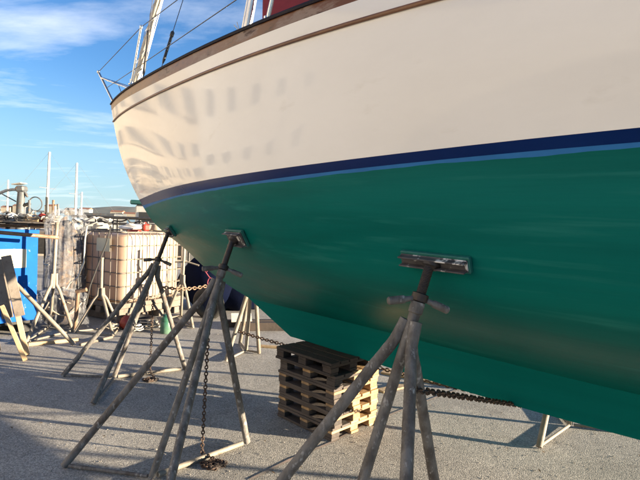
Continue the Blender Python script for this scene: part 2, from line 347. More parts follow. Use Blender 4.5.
    bp = N(t, 'ShaderNodeBump', Strength=1, Distance=.06); L(nz.outputs['Fac'], bp.inputs['Height']); L(bp.outputs[0], b.inputs['Normal'])
    trp = N(t, 'ShaderNodeBsdfTransparent'); mr = N(t, 'ShaderNodeMapRange'); mr.inputs['From Min'].default_value = .35; mr.inputs['From Max'].default_value = .68; mr.inputs['To Min'].default_value = .97; mr.inputs['To Max'].default_value = .62; L(nz.outputs['Fac'], mr.inputs[0])
    ms = N(t, 'ShaderNodeMixShader'); L(mr.outputs[0], ms.inputs[0]); L(b.outputs[0], ms.inputs[1]); L(trp.outputs[0], ms.inputs[2]); L(ms.outputs[0], t.nodes['Material Output'].inputs[0]); M['wrap'] = P
special()

# ================================================================== SETTING
def sheet(name, x0, x1, y0, y1, z, mt, nx=1, ny=1):
    mb = MB(); vs = [(x0 + (x1 - x0) * i / nx, y0 + (y1 - y0) * j / ny, z) for j in range(ny + 1) for i in range(nx + 1)]
    fs = [(j * (nx + 1) + i, j * (nx + 1) + i + 1, (j + 1) * (nx + 1) + i + 1, (j + 1) * (nx + 1) + i) for j in range(ny) for i in range(nx)]
    mb.add(vs, fs); return struct(obj(name, mb, mt, origin=(0, 0, 0)))
sheet('ground', -60, 90, -80, 17.5, 0, M['ground'], 6, 6)
sheet('water', -4000, 4000, -300, 4500, -1.4, M['water'])
q = MB(); q.box((15, 17.65, -.7), ((1, 0, 0), (0, 1, 0), (0, 0, 1)), (150, .3, 1.5), .02); struct(obj('quay_edge', q, M['stone']))
mb = MB()                                 # far hills
n = 220; vs = []; fs = []
rh = [random.uniform(0, 6.3) for _ in range(8)]
for i in range(n + 1):
    x = -3300 + 6600 * i / n
    hgt = 26 + 16 * math.sin(x * .0019 + rh[0]) + 9 * math.sin(x * .0057 + rh[1]) + 5 * math.sin(x * .013 + rh[2]) + 2.5 * math.sin(x * .031 + rh[3])
    hgt += 20 * math.exp(-((x + 1050) / 330) ** 2)
    for dy, k in ((0, 0), (120, .45), (260, .8), (420, 1.0), (900, 0)): vs.append((x, 2300 + dy, -2 + max(hgt, 6) * k))
for i in range(n):
    for k in range(4): a = i * 5 + k; fs.append((a, a + 5, a + 6, a + 1))
mb.add(vs, fs); struct(obj('hills', mb, M['hill'], smooth=True, origin=(0, 2300, 0)))

# worn painted line on the quay
mb = MB(); pl = [gnd(*p) for p in ((250, 480), (290, 460), (331, 443), (372, 422), (400, 411), (440, 396), (470, 385))]
for i in range(len(pl) - 1):
    a, b2 = pl[i], pl[i + 1]; d = (b2 - a).normalized(); nn = Vector((-d.y, d.x, 0)) * .011
    mb.add([a - nn + Vector((0, 0, .004)), a + nn + Vector((0, 0, .004)), b2 + nn + Vector((0, 0, .004)), b2 - nn + Vector((0, 0, .004))], [(0, 3, 2, 1)])
struct(obj('painted_line', mb, M['paint'], origin=(0, 3, 0)))

# loose grit and dry leaf bits
mb = MB(); rnd = random.Random(3)
for i in range(3600):
    y = 1.6 + 7.5 * rnd.random() ** 1.5; x = rnd.uniform(-.75, .8) * (y + .5); r = rnd.uniform(.002, .0065) * (2.0 if rnd.random() < .04 else 1)
    c = Vector((x, y, r * .25)); a = rnd.uniform(0, 6.3)
    ring = [c + Vector((math.cos(a + k * 1.2566) * r * rnd.uniform(.7, 1.2), math.sin(a + k * 1.2566) * r * rnd.uniform(.7, 1.2), 0)) for k in range(5)]
    top = c + Vector((0, 0, r * rnd.uniform(.4, .9)))
    mb.add(ring + [top], [(k, (k + 1) % 5, 5) for k in range(5)])
o = obj('grit', mb, M['pebble'], origin=(0, 0, 0)); o['kind'] = 'stuff'; tag(o, 'loose grit and small pebbles scattered over the quay', 'grit')
mb = MB()
for i in range(260):
    y = 1.8 + 6 * rnd.random() ** 1.3; x = rnd.uniform(-.7, .75) * y; a = rnd.uniform(0, 6.3); l = rnd.uniform(.006, .02); wd = l * rnd.uniform(.3, .6)
    d = Vector((math.cos(a), math.sin(a), 0)); e = Vector((-d.y, d.x, 0)); c = Vector((x, y, .004))
    mb.add([c - d * l, c - e * wd + Vector((0, 0, .004)), c + d * l + Vector((0, 0, .006)), c + e * wd + Vector((0, 0, .003))], [(0, 1, 2, 3)])
o = obj('leaf_litter', mb, M['leaf'], origin=(0, 0, 0)); o['kind'] = 'stuff'; tag(o, 'brown bits of dry leaf scattered on the quay', 'litter')

# ================================================================== YACHT
yacht = thing('sailing_yacht', W(0, 0, .5), 'hauled-out sailing yacht, white topsides, navy boot stripe and green bottom', 'sailboat')
def herm(tab, tq):
    x = -np.array([a for a, _ in tab]); y = np.array([b for _, b in tab]); s = np.gradient(y, x); xq = -np.asarray(tq)
    i = np.clip(np.searchsorted(x, xq) - 1, 0, len(x) - 2); hh = x[i + 1] - x[i]; p = np.clip((xq - x[i]) / hh, 0, 1)
    return (2*p**3-3*p**2+1)*y[i] + (p**3-2*p**2+p)*hh*s[i] + (-2*p**3+3*p**2)*y[i+1] + (p**3-p**2)*hh*s[i+1]
BR = [(3.6, .08), (3.3, .18), (2.82, .335), (2.07, .59), (1.4, .80), (.79, .98), (.13, 1.16), (-.7, 1.355), (-1.3, 1.46), (-2, 1.53), (-3, 1.55), (-4.5, 1.40), (-6.2, 1.0)]
BW = [(2.7, .10), (2.4, .22), (2.0, .42), (1.5, .63), (1.0, .83), (.3, 1.08), (-.5, 1.27), (-1.3, 1.395), (-2, 1.455), (-3, 1.47), (-4.5, 1.22), (-6.2, .62)]
CUR = [  # name, stem t, stern t, half breadth(t), height(t)
 ('rail', 3.76, -6.2, [(3.76, 0)] + BR, [(3.76, 3.003), (2.9, 2.982), (1.94, 2.922), (.74, 2.822), (.12, 2.775), (-.68, 2.700), (-2, 2.60), (-3.5, 2.53), (-6.2, 2.60)]),
 ('band', 3.755, -6.2, [(3.755, 0)] + BR, [(3.755, 2.92), (3.04, 2.90), (1.92, 2.824), (.73, 2.732), (-.25, 2.664), (-.91, 2.618), (-2, 2.535), (-3.5, 2.465), (-6.2, 2.53)]),
 ('rub', 3.74, -6.2, [(3.74, 0)] + BR, [(3.74, 2.775), (3.0, 2.765), (1.91, 2.717), (.72, 2.630), (.04, 2.580), (-.49, 2.547), (-1.36, 2.487), (-2.2, 2.43), (-3.5, 2.37), (-6.2, 2.44)]),
 ('mid', 3.45, -6.2, [(3.45, 0), (3.2, .095), (2.8, .238), (2.05, .530), (1.4, .757), (.79, .965), (.13, 1.15), (-.7, 1.352), (-1.3, 1.46), (-2, 1.525), (-3, 1.545), (-4.5, 1.32), (-6.2, .83)], [(3.45, 2.28), (2.4, 2.285), (1, 2.27), (-.5, 2.23), (-2, 2.18), (-6.2, 2.18)]),
 ('nav', 3.03, -6.2, [(3.03, 0)] + [(a, b + .012) for a, b in BW], [(3.03, 1.795), (2.5, 1.83), (1.67, 1.857), (.57, 1.880), (-.49, 1.898), (-1.14, 1.915), (-2.02, 1.937), (-4, 1.96), (-6.2, 2.0)]),
 ('lb0', 2.98, -6.2, [(2.98, 0)] + [(a, b + .006) for a, b in BW], [(2.98, 1.725), (2.3, 1.76), (.91, 1.800), (-.21, 1.845), (-1.15, 1.868), (-2.02, 1.894), (-4, 1.91), (-6.2, 1.94)]),
 ('lb', 2.94, -6.2, [(2.94, 0)] + BW, [(2.94, 1.690), (2.3, 1.738), (.91, 1.784), (-.26, 1.830), (-1.15, 1.851), (-2.02, 1.878), (-4, 1.89), (-6.2, 1.92)]),
 ('A', 2.60, -6.1, [(2.60, 0), (2.3, .13), (2.0, .28), (1.5, .48), (1, .68), (.3, .96), (-.5, 1.16), (-1.3, 1.30), (-2, 1.365), (-3, 1.38), (-4.5, 1.05), (-6.1, .42)], [(2.60, 1.46), (2, 1.47), (.3, 1.49), (-1.3, 1.47), (-3, 1.46), (-6.1, 1.66)]),
 ('B', 2.18, -6.0, [(2.18, 0), (1.9, .10), (1.5, .23), (1, .39), (.3, .62), (-.5, .83), (-1.3, .95), (-2, 1.0), (-3, 1.0), (-4.5, .68), (-6, .22)], [(2.18, 1.285), (1.5, 1.21), (1, 1.18), (.3, 1.16), (-1.3, 1.13), (-3, 1.12), (-6.0, 1.5)]),
 ('C', 1.62, -5.7, [(1.62, 0), (1.3, .085), (1.0, .16), (.3, .29), (-.5, .40), (-1.3, .46), (-2, .48), (-3, .46), (-4.5, .26), (-5.7, .08)], [(1.62, 1.02), (1, .985), (.3, .965), (-1.3, .93), (-3, .92), (-5.7, 1.38)]),
 ('kb', 1.15, -4.7, [(1.15, 0), (.8, .05), (.4, .10), (0, .13), (-1, .16), (-2, .17), (-3.5, .14), (-4.7, .04)], [(1.15, .868), (.43, .858), (-.5, .836), (-1.2, .795), (-2, .772), (-4.7, .76)]),
 ('keel', .60, -4.6, [(.60, 0), (.3, .05), (0, .07), (-1, .09), (-2, .10), (-3.5, .08), (-4.6, .03)], [(.60, .592), (.2, .590), (-.06, .588), (-.4, .560), (-.83, .538), (-1.25, .520), (-2, .508), (-4.6, .49)]),
]
NU = 260
uu = np.linspace(0, 1, NU) ** 1.5
def smooth_u(a, k=3, rep=45):
    a = a.copy()
    for _ in range(rep):
        b = a.copy(); b[1:-1] = .25 * a[:-2] + .5 * a[1:-1] + .25 * a[2:]; a = b
    return a
CP = {}
for nm, t0, t1, bt, zt in CUR:
    t = t0 + (t1 - t0) * uu; sN = (t0 - t) / (t0 - t1)
    def fair(tab, deg, w0):
        tt = np.linspace(t0, t1, 160); yy = herm(tab, tt); ss = (t0 - tt) / (t0 - t1); ww = np.ones(160); ww[0] = w0; ww[ss < .65] *= 3
        return np.polyval(np.polyfit(ss, yy, deg, w=ww), sN)
    b = np.maximum(fair(bt, 7, 40), 0) + .014; z = fair(zt, 6, 20)
    CP[nm] = np.stack([t, b, z], 1)
rs = np.random.RandomState(5)             # hand-cut lower edge of the light blue stripe
wob = .5 * sum(a * np.sin(CP['lb'][:, 0] * fq + ph) for a, fq, ph in ((.0035, 5.1, 1), (.003, 9.7, 2.2), (.002, 23, .4), (.0012, 57, 3)))
CP['lb'][:, 2] += wob * np.clip((2.6 - CP['lb'][:, 0]) / 1.5, 0, 1)
names = [c[0] for c in CUR]
upper = names[:-1]
PRI = ['rail', 'mid', 'lb', 'A', 'B', 'C', 'kb']      # curves that shape the sections; the others lie on that surface
PS = np.stack([CP[k] for k in PRI], 1); PZ = PS[..., 2]
def spline2(x, y):                         # natural cubic spline, second derivatives, batched (x descending)
    n = x.shape[1]; A_ = np.zeros((len(x), n, n)); B_ = np.zeros((len(x), n, y.shape[2])); hh = np.diff(x, axis=1)
    A_[:, 0, 0] = 1; A_[:, -1, -1] = 1
    for j in range(1, n - 1):
        A_[:, j, j-1] = hh[:, j-1]; A_[:, j, j] = 2 * (hh[:, j-1] + hh[:, j]); A_[:, j, j+1] = hh[:, j]
        B_[:, j] = 6 * ((y[:, j+1] - y[:, j]) / hh[:, j, None] - (y[:, j] - y[:, j-1]) / hh[:, j-1, None])
    return np.linalg.solve(A_, B_)
TB = PS[..., :2]; M2 = spline2(PZ, TB)
def section(z):                            # z: (NU,) -> (NU,3) point on every station at that height
    j = np.clip((PZ > z[:, None]).sum(1) - 1, 0, len(PRI) - 2); ii = np.arange(len(z))
    x0 = PZ[ii, j]; x1 = PZ[ii, j+1]; hh = x1 - x0; a = ((x1 - z) / hh)[:, None]; b = ((z - x0) / hh)[:, None]
    y = a * TB[ii, j] + b * TB[ii, j+1] + ((a**3 - a) * M2[ii, j] + (b**3 - b) * M2[ii, j+1]) * (hh**2)[:, None] / 6
    y[:, 1] = np.maximum(y[:, 1], .010)
    return np.concatenate([y, z[:, None]], 1)
SUB = [3, 4, 8, 8, 2, 1, 7, 8, 7, 6]
rows = []; ST = []
for j in range(len(upper) - 1):
    ST.append(len(rows)); za = CP[upper[j]][:, 2]; zb_ = CP[upper[j+1]][:, 2]
    for q_ in range(SUB[j]): rows.append(section(za + (zb_ - za) * q_ / SUB[j]))
ST.append(len(rows)); rows.append(CP['kb'].copy())
G = np.stack(rows, 1)                      # grid in boat coordinates (t,b,z)
for j, nm in enumerate(upper): CP[nm] = G[:, ST[j]].copy()
def toW(g, side=1):
    p = K[None, None] + g[..., 0:1] * cB + side * g[..., 1:2] * nB
    return np.concatenate([p, g[..., 2:3]], 2)
def gnormals(P, side):
    du = np.gradient(P, axis=0); dv = np.gradient(P, axis=1); nn = np.cross(du, dv); nn /= (np.linalg.norm(nn, axis=2, keepdims=True) + 1e-12)
    return nn
def hullpart(name, j0, j1, grid, mt, label=None, off=0.0):
    mb = MB(); nrm = []
    for side in (1, -1):
        P = toW(grid, side); Nn = gnormals(P, side)
        # outward = +nB*side
        sg = np.sign((Nn[..., :2] @ nB).mean()) * side
        Nn = Nn * (sg if sg != 0 else 1)
        P = P + Nn * off
        P = P[:, j0:j1+1]; Nn = Nn[:, j0:j1+1]; nv = P.shape[1]
        fs = []
        for i in range(NU - 1):
            for j in range(nv - 1):
                a = i * nv + j; f4 = (a, a + 1, a + nv + 1, a + nv)
                fs.append(f4)
        p0 = P[NU//2]; q0 = np.cross(P[NU//2, 1] - P[NU//2, 0], P[NU//2+1, 1] - P[NU//2, 0])
        if (q0 @ Nn[NU//2, 0]) < 0: fs = [tuple(reversed(x)) for x in fs]
        mb.add(P.reshape(-1, 3).tolist(), fs); nrm += Nn.reshape(-1, 3).tolist()
    o = obj(name, mb, mt, yacht, smooth=False)
    o.data.polygons.foreach_set('use_smooth', [True] * len(o.data.polygons)); o.data.normals_split_custom_set_from_vertices(nrm)
    if label: o['label'] = label
    return o
hullpart('bulwark', ST[0], ST[1], G, M['teak'], 'varnished teak bulwark, worn to bleached grey in places')
hullpart('sheer_strake', ST[1], ST[2], G, M['white'])
hullpart('topside', ST[2], ST[4], G, M['white'], 'glossy off-white topside')
hullpart('boot_stripe', ST[4], ST[5], G, M['navy'], 'navy blue boot stripe')
hullpart('waterline_stripe', ST[5], ST[6], G, M['ltblue'], 'thin light blue line with a hand-cut edge')
hullpart('bottom', ST[6], ST[10], G, M['green'], 'dark green antifouled bottom')
G2 = np.stack([CP['kb'] * (1 - s) + CP['keel'] * s for s in np.linspace(0, 1, 7)], 1)
hullpart('keel', 0, 6, G2, M['teal'], 'lighter teal long keel')
# keel sole, transom, deck
def strip(name, A, B, mt):
    mb = MB(); n = len(A); mb.add(list(A) + list(B), [(i, i + 1, n + i + 1, n + i) for i in range(n - 1)]); return obj(name, mb, mt, yacht)
kp = [W(*p) for p in CP['keel']]; ks = [W(p[0], -p[1], p[2]) for p in CP['keel']]
strip('keel_sole', kp, ks, M['teal'])
rp_ = [W(p[0], p[1] - .01, p[2] - .07) for p in CP['rail']]; rs_ = [W(p[0], -p[1] + .01, p[2] - .07) for p in CP['rail']]
strip('deck', rp_, rs_, M['deck'])
ends = [G[-1, j] for j in range(G.shape[1])] + [G2[-1, j] for j in range(1, 7)]
strip('transom', [W(*p) for p in ends], [W(p[0], -p[1], p[2]) for p in ends], M['white'])
# rub rail and cap rail as solid mouldings, both sides
for side in (1, -1):
    pts = [W(p[0], side * (p[1] + .006), p[2]) for p in CP['rub'][::2]]
    mb = MB(); mb.tube(pts, .010, 8); obj('rub_rail', mb, M['rubteak'], yacht, smooth=True)
    pts = CP['rail'][::2]; vs = []; fs = []
    for p in pts:
        for db, dz in ((.010, -.010), (.014, 0), (.008, .010), (-.06, .010), (-.065, 0), (-.06, -.010)): vs.append(W(p[0], side * max(p[1] + db, .0 if db < 0 else .01), p[2] + dz))
    for i in range(len(pts) - 1):
        for k in range(6): a = i * 6 + k; b2 = i * 6 + (k + 1) % 6; fs.append((a, b2, b2 + 6, a + 6))
    mb = MB(); mb.add(vs, fs); obj('cap_rail', mb, M['capdark'], yacht, smooth=True)
# coachroof
mb = MB(); prof = []
for t, hb, z in ((2.2, .30, 2.95), (1.9, .42, 3.10), (.5, .70, 3.10), (-2.0, .85, 3.05), (-3.2, .80, 3.02)):
    prof.append([W(t, hb, 2.55), W(t, hb, z - .08), W(t, hb - .08, z), W(t, 0, z + .05), W(t, -hb + .08, z), W(t, -hb, z - .08), W(t, -hb, 2.55)])
vs = [p for r in prof for p in r]; fs = [(i * 7 + k, i * 7 + k + 1, (i + 1) * 7 + k + 1, (i + 1) * 7 + k) for i in range(4) for k in range(6)] + [tuple(range(7)), tuple(range(28, 35))]
mb.add(vs, fs); obj('coachroof', mb, M['offwhite'], yacht)
# rudder
mb = MB(); mb.beam(W(-4.75, 0, .55), W(-5.25, 0, 1.75), .06, .5, up=tuple(W(0, 1, 0) - W(0, 0, 0)), ch=.02); obj('rudder', mb, M['green'], yacht)
# mast, boom with cover
m0 = plane(247.5, 28, 0); m1 = plane(252.5, 0, 0); md = (m1 - m0).normalized()
base = m0 + md * ((2.9 - m0.z) / md.z); topm = m0 + md * ((10.5 - m0.z) / md.z)
mb = MB(); mb.tube([base, topm], .042, 14); mast = obj('mast', mb, M['alu'], yacht, smooth=True)
off = plane(242.5, 28, 0) - m0
mb = MB(); mb.tube([base + off, topm + off * .3], .014, 8); obj('furling_spar', mb, M['alu'], yacht, smooth=True)
b0 = plane(268, 22, 0); b0.z = base.z + .55
bm = MB(); bdir = W(-1, 0, 0) - W(0, 0, 0); bs = W(0, 0, 0)
bt0 = plane(274, 2, 0)
boomA = Vector((bt0.x, bt0.y, 3.42)); boomB = boomA + bdir * 3.6 + Vector((0, 0, .05))
mb = MB(); mb.tube([boomA - bdir * .12, boomB], .045, 12); obj('boom', mb, M['alu'], yacht, smooth=True)
vs = []; fs = []; ns = 40; nr = 18
for i in range(ns + 1):
    s = i / ns; c = boomA.lerp(boomB, s); hh = (.52 - .30 * s) * (1 + .05 * math.sin(s * 31)); wd = .13 - .05 * s + .012 * math.sin(s * 23 + 1)
    lean = .02 * math.sin(s * 9)
    for k in range(nr):
        a = 2 * math.pi * k / nr; r = 1 + .07 * math.sin(3 * a + s * 40)
        sy = math.cos(a); cz = math.sin(a)
        z = (.20 * cz if cz < 0 else hh * cz ** .8)
        p = c + Vector((nB[0], nB[1], 0)) * (sy * wd * r * (1 - .35 * max(cz, 0)) + lean) + Vector((0, 0, z))
        p += bdir * (-.07 * max(cz, 0) * (1 - s))
        vs.append(p)
for i in range(ns):
    for k in range(nr): a = i * nr + k; b2 = i * nr + (k + 1) % nr; fs.append((a, b2, b2 + nr, a + nr))
fs += [tuple(range(nr)), tuple(ns * nr + k for k in range(nr))]
mb = MB(); mb.add(vs, fs); o = obj('sail_cover', mb, M['maroon'], yacht, smooth=True); o['label'] = 'maroon canvas sail cover'
# furled headsail on its stay
h0 = plane(135, 85, 0); h1 = plane(158.5, 0, 0); hd = (h1 - h0).normalized(); hb = h0 + hd * ((2.98 - h0.z) / hd.z)
pts = []; rr = []
for i in range(60):
    s = i / 59; L_ = 7.0 * s; pts.append(hb + hd * L_ + Vector((.004 * math.sin(i * 2.1), .004 * math.cos(i * 1.7), 0)))
    rr.append((.042 - .02 * s) * (1 + .10 * math.sin(i * 1.3)) * min(1, .45 + s * 12))
mb = MB(); mb.tube(pts, rr, 10); hs_ = obj('furled_headsail', mb, M['sail'], yacht, smooth=True); hs_['label'] = 'cream furled headsail rolled on its stay'
mb = MB(); mb.lathe(hb + hd * .03, [(.02, 0), (.06, .01), (.06, .03), (.03, .04), (.03, .09), (.06, .10), (.06, .12), (.02, .13)], 14, hd); obj('furling_drum', mb, M['blackfit'], hs_, smooth=True)
def wrapline(k, ox):
    pts = [hb + hd * (.1 + i * .05) + Vector((math.cos(i * .5 + k) * .05, math.sin(i * .5 + k) * .05, 0)) for i in range(120)]
    mb = MB(); mb.tube(pts, .004, 5); obj('sheet_rope', mb, M['offwhite'], hs_)
wrapline(0, 0); wrapline(2.6, 0)
for d in (-.055, .05, .085):               # halyards beside the stay
    oo = (plane(140, 60, 0) - plane(135, 60, 0)).normalized() * d
    mb = MB(); mb.tube([hb + oo * 1.2, hb + hd * 7 + oo * .4], .006, 6); obj('halyard', mb, M['offwhite'], yacht)
# pulpit
tip = plane(98.5, 72, 0); stemhead = W(3.70, 0, 3.0)
mb = MB()
mb.tube([stemhead, tip], .014, 10); mb.tube([tip - (tip - stemhead) * .18, plane(118, 84, .1), W(2.78, .33, 2.99)], .012, 10)
mb.tube([tip - (tip - stemhead) * .18, plane(118, 84, .1) + W(0, -.2, 0) - W(0, 0, 0), W(2.78, -.33, 2.99)], .012, 10)
mb.tube([plane(118, 84, .1), W(3.12, .22, 2.97)], .006, 8); mb.lathe(tip, [(.012, -.02), (.02, -.01), (.02, .01), (.01, .02)], 10)
obj('pulpit', mb, M['steel'], yacht, smooth=True)
# stanchions and lifelines
s0 = plane(131.5, 84, .33); s1 = plane(141.3, 27, .33); sdv = s1 - s0
def stanchion(p):
    mb = MB(); mb.tube([p - sdv * .05, p + sdv], .0125, 10); mb.lathe(p + sdv, [(.013, -.02), (.017, -.01), (.017, .01), (.008, .02)], 10); mb.lathe(p - Vector((0, 0, .01)), [(.035, 0), (.035, .01), (.018, .02), (.018, .06)], 12)
    obj('stanchion', mb, M['steel'], yacht, smooth=True)
rail_pt = lambda t, s=1: W(t, s * (float(np.interp(-t, -CP['rail'][:, 0], CP['rail'][:, 1])) - .05), float(np.interp(-t, -CP['rail'][:, 0], CP['rail'][:, 2])))
sts = [s0] + [rail_pt(t) for t in (-.12, -1.6, -3.2, -4.8)]
for p in sts: stanchion(p)
for t in (-1.6, -3.2, -4.8): stanchion(rail_pt(t, -1))
mb = MB(); mb.tube([tip] + [p + sdv for p in sts], .004, 6); obj('lifeline', mb, M['wire'], yacht)
low0 = plane(106.5, 88, 0); low1 = plane(133.4, 70, .33)
mb = MB(); mb.tube([low0, low1] + [p + sdv * .5 for p in sts[1:]], .004, 6); obj('lifeline', mb, M['wire'], yacht)
st2 = [rail_pt(t, -1) for t in (-1.6, -3.2, -4.8)]
mb = MB(); mb.tube([p + sdv for p in st2], .004, 6); obj('lifeline', mb, M['wire'], yacht)
# shrouds with rigging screws
def shroud(pa, pb, screw0, screw1, b):
    a = plane(*pa, b); c = plane(*pb, b - .12); d = (c - a).normalized()
    mb = MB(); mb.tube([a, a + d * 9.0], .0035, 6); sh = obj('shroud', mb, M['wire'], yacht)
    L = (c - a).length; mb = MB(); mb.tube([a + d * L * screw0, a + d * L * (screw0 + .05), a + d * L * (screw1 - .05), a + d * L * screw1], [.006, .013, .013, .006], 10)
    mb.lathe(a + d * L * screw1, [(.010, -.03), (.018, -.015), (.018, .02), (.006, .035)], 10, d); obj('rigging_screw', mb, M['blackfit'], sh, smooth=True)
shroud((161, 69), (183, 0), .08, .50, .62); shroud((143, 80), (152.5, 0), .05, .58, .46)
shroud((228, 38), (221, 26), .5, .9, 1.05) if False else None
# small bits of frayed line lashed on deck by the mast
for k, (a, b2) in enumerate((((241, 33), (234, 25)), ((240, 33), (237, 22)), ((249, 28), (254, 25)))):
    mb = MB(); mb.tube([plane(*a, .9), plane(*b2, .9)], .003, 5); obj('lashing', mb, M['offwhite'], yacht)

# hull surface lookup for pads
def hull_at(t, z, side=1):
    P = G; best = None
    d = (P[..., 0] - t) ** 2 + (P[..., 2] - z) ** 2; i, j = np.unravel_index(np.argmin(d), d.shape)
    Wp = toW(P, side); du = Wp[min(i + 2, NU - 1), j] - Wp[max(i - 2, 0), j]; dv = Wp[i, j + 1] - Wp[i, j - 1]
    nn = np.cross(du, dv); nn /= np.linalg.norm(nn)
    if (nn[:2] @ nB) * side < 0: nn = -nn
    return Vector(Wp[i, j]), Vector(nn), Vector(du).normalized()

# ================================================================== BOAT STANDS
def chain_mesh(pts, link=.034, r=.0042, seg=5):
    """links along a polyline"""
    P = [Vector(p) for p in pts]; Ls = [0]
    for i in range(len(P) - 1): Ls.append(Ls[-1] + (P[i + 1] - P[i]).length)
    tot = Ls[-1]; mb = MB(); pitch = link * .68; n = max(int(tot / pitch), 2)
    def at(s):
        s = min(max(s, 0), tot)
        for i in range(len(P) - 1):
            if s <= Ls[i + 1] + 1e-9: return P[i].lerp(P[i + 1], (s - Ls[i]) / max(Ls[i + 1] - Ls[i], 1e-9)), (P[i + 1] - P[i]).normalized()
        return P[-1], (P[-1] - P[-2]).normalized()
    for k in range(n):
        c, T = at((k + .5) * tot / n); x = T.orthogonal().normalized(); y = T.cross(x)
        a = (k % 2) * math.pi / 2 + .4 + .25 * math.sin(k * 1.7); S = x * math.cos(a) + y * math.sin(a)
        hl = link / 2 - r - link * .28; hw = link * .28; ring = []
        for q in range(12):
            an = 2 * math.pi * q / 12; ring.append(c + S * (math.sin(an) * hw) + T * (math.cos(an) * hw + (hl if math.cos(an) > 0.01 else -hl if math.cos(an) < -.01 else 0)))
        mb.loop(ring, r, seg)
    return mb
def sag(a, b, s, n=14):
    a = Vector(a); b = Vector(b); return [a.lerp(b, i / n) - Vector((0, 0, s * 4 * (i / n) * (1 - i / n))) for i in range(n + 1)]

def boat_stand(hub, padc, padn, padt, feet, mt, label, jf=.62, topf=.77, r=.027, screw_r=.021, lift=0.0, handle_ang=.3, pad_size=(.30, .15), group=None, bright=None, bend=.008, postfrom=0.0, pad=True, mats=None):
    hub = Vector(hub); hub.z = r * .9
    root = thing('boat_stand', (hub.x, hub.y, 0), label, 'boat stand', group)
    tip_ = Vector(padc) + Vector(padn) * (.052 if pad else 0); ax = (tip_ - hub); L = ax.length; d = ax / L
    J = hub + ax * jf; Tp = hub + ax * topf
    mb = MB(); mb.tube([hub + ax * postfrom, J, Tp], [r * .92, r * .92, r * 1.0], 14); mb.lathe(Tp, [(r * 1.0, -.05), (r * 1.22, -.045), (r * 1.22, 0), (r * .8, .004)], 16, d); obj('centre_post', mb, mt, root, smooth=True)
    for i, ft in enumerate(feet):
        ft = Vector(ft); ft.z = r * .6
        side = (ft - hub); side.z = 0; side -= d * side.dot(d); side.normalize()
        a = J + ax * .075 + side * (r * 1.2); b1 = J + ax * .04 + side * (r * 1.6); b2 = J + side * (r * 1.9 + .008)
        s1 = b2.lerp(ft, .12) + side * bend * .35; path = []
        ctl = [a, b1, b2, s1, b2.lerp(ft, .35) + side * bend * .2, b2.lerp(ft, .7), ft]
        mm = (mats[i] if mats else mt)
        # smooth the path
        for k in range(len(ctl) - 1):
            p0 = ctl[max(k - 1, 0)]; p1 = ctl[k]; p2 = ctl[k + 1]; p3 = ctl[min(k + 2, len(ctl) - 1)]
            for q in range(4):
                u = q / 4; path.append(.5 * ((2 * p1) + (p2 - p0) * u + (2 * p0 - 5 * p1 + 4 * p2 - p3) * u * u + (3 * p1 - p0 - 3 * p2 + p3) * u ** 3))
        path.append(ctl[-1]); mb = MB(); mb.tube(path, [r * .98 + .0006 * math.sin(j * 2.3 + i) for j in range(len(path))], 14); obj('leg', mb, mm, root, smooth=True)
        mb = MB(); e = (ft - hub); mb.tube([hub + e * .05 + Vector((0, 0, 0)), hub + e * .94 + Vector((0, 0, .004))], r * (.72 if i == 2 else .5), 12); obj('base_brace', mb, bright if bright and i == 2 else mm, root, smooth=True)  # third brace can take a paler tan, its sunlit tone put in the colour
    # screw, nut with two wings, pad
    mb = MB(); n = 70; pts = [Tp - ax * .04 + (tip_ - Tp + ax * .04) * (i / n) for i in range(n + 1)]
    mb.tube(pts, [screw_r * (1 if i % 2 else .93) for i in range(n + 1)], 14); sc_ = obj('screw', mb, M['darksteel'], root, smooth=True)
    nutc = Tp + d * .02; side = d.cross(Vector((0, 1, .1))).normalized(); side2 = d.cross(side); wv = side * math.cos(handle_ang) + side2 * math.sin(handle_ang)
    mb = MB(); mb.lathe(nutc, [(screw_r * 1.1, -.018), (screw_r * 1.65, -.014), (screw_r * 1.65, .016), (screw_r * 1.15, .02)], 14, d); nut = obj('wing_nut', mb, M['darksteel'], root, smooth=True)
    for s in (-1, 1):
        v = (wv * s - d * (.10 if s < 0 else .42)).normalized(); mb = MB(); mb.tube([nutc + v * .02, nutc + v * .06, nutc + v * .07, nutc + v * .135, nutc + v * .14], [.011, .012, .017, .017, .012], 12); obj('handle', mb, mt, nut, smooth=True)
    if pad:
        N_ = Vector(padn).normalized(); T_ = Vector(padt); T_ = (T_ - N_ * T_.dot(N_)).normalized(); B_ = N_.cross(T_)
        c = Vector(padc)
        mb = MB(); mb.box(c + N_ * .013, (T_, B_, N_), (pad_size[0], pad_size[1], .022), .003); pd = obj('pad', mb, M['padwood'], root)
        mb = MB(); mb.box(c + N_ * .029, (T_, B_, N_), (pad_size[0] - .012, pad_size[1] - .02, .008), .002)
        for s in (-1, 1): mb.box(c + N_ * .043 + B_ * s * (pad_size[1] / 2 - .016), (T_, B_, N_), (pad_size[0] - .016, .007, .036), .002)
        obj('channel', mb, M['padmetal'], pd)
        mb = MB(); mb.lathe(c + N_ * .034, [(screw_r * 1.9, 0), (screw_r * 1.9, .012), (screw_r * 1.3, .026), (screw_r * 1.2, .03)], 16, (hub - tip_).normalized()); obj('swivel', mb, M['darksteel'], pd, smooth=True)
    return root, J, Tp

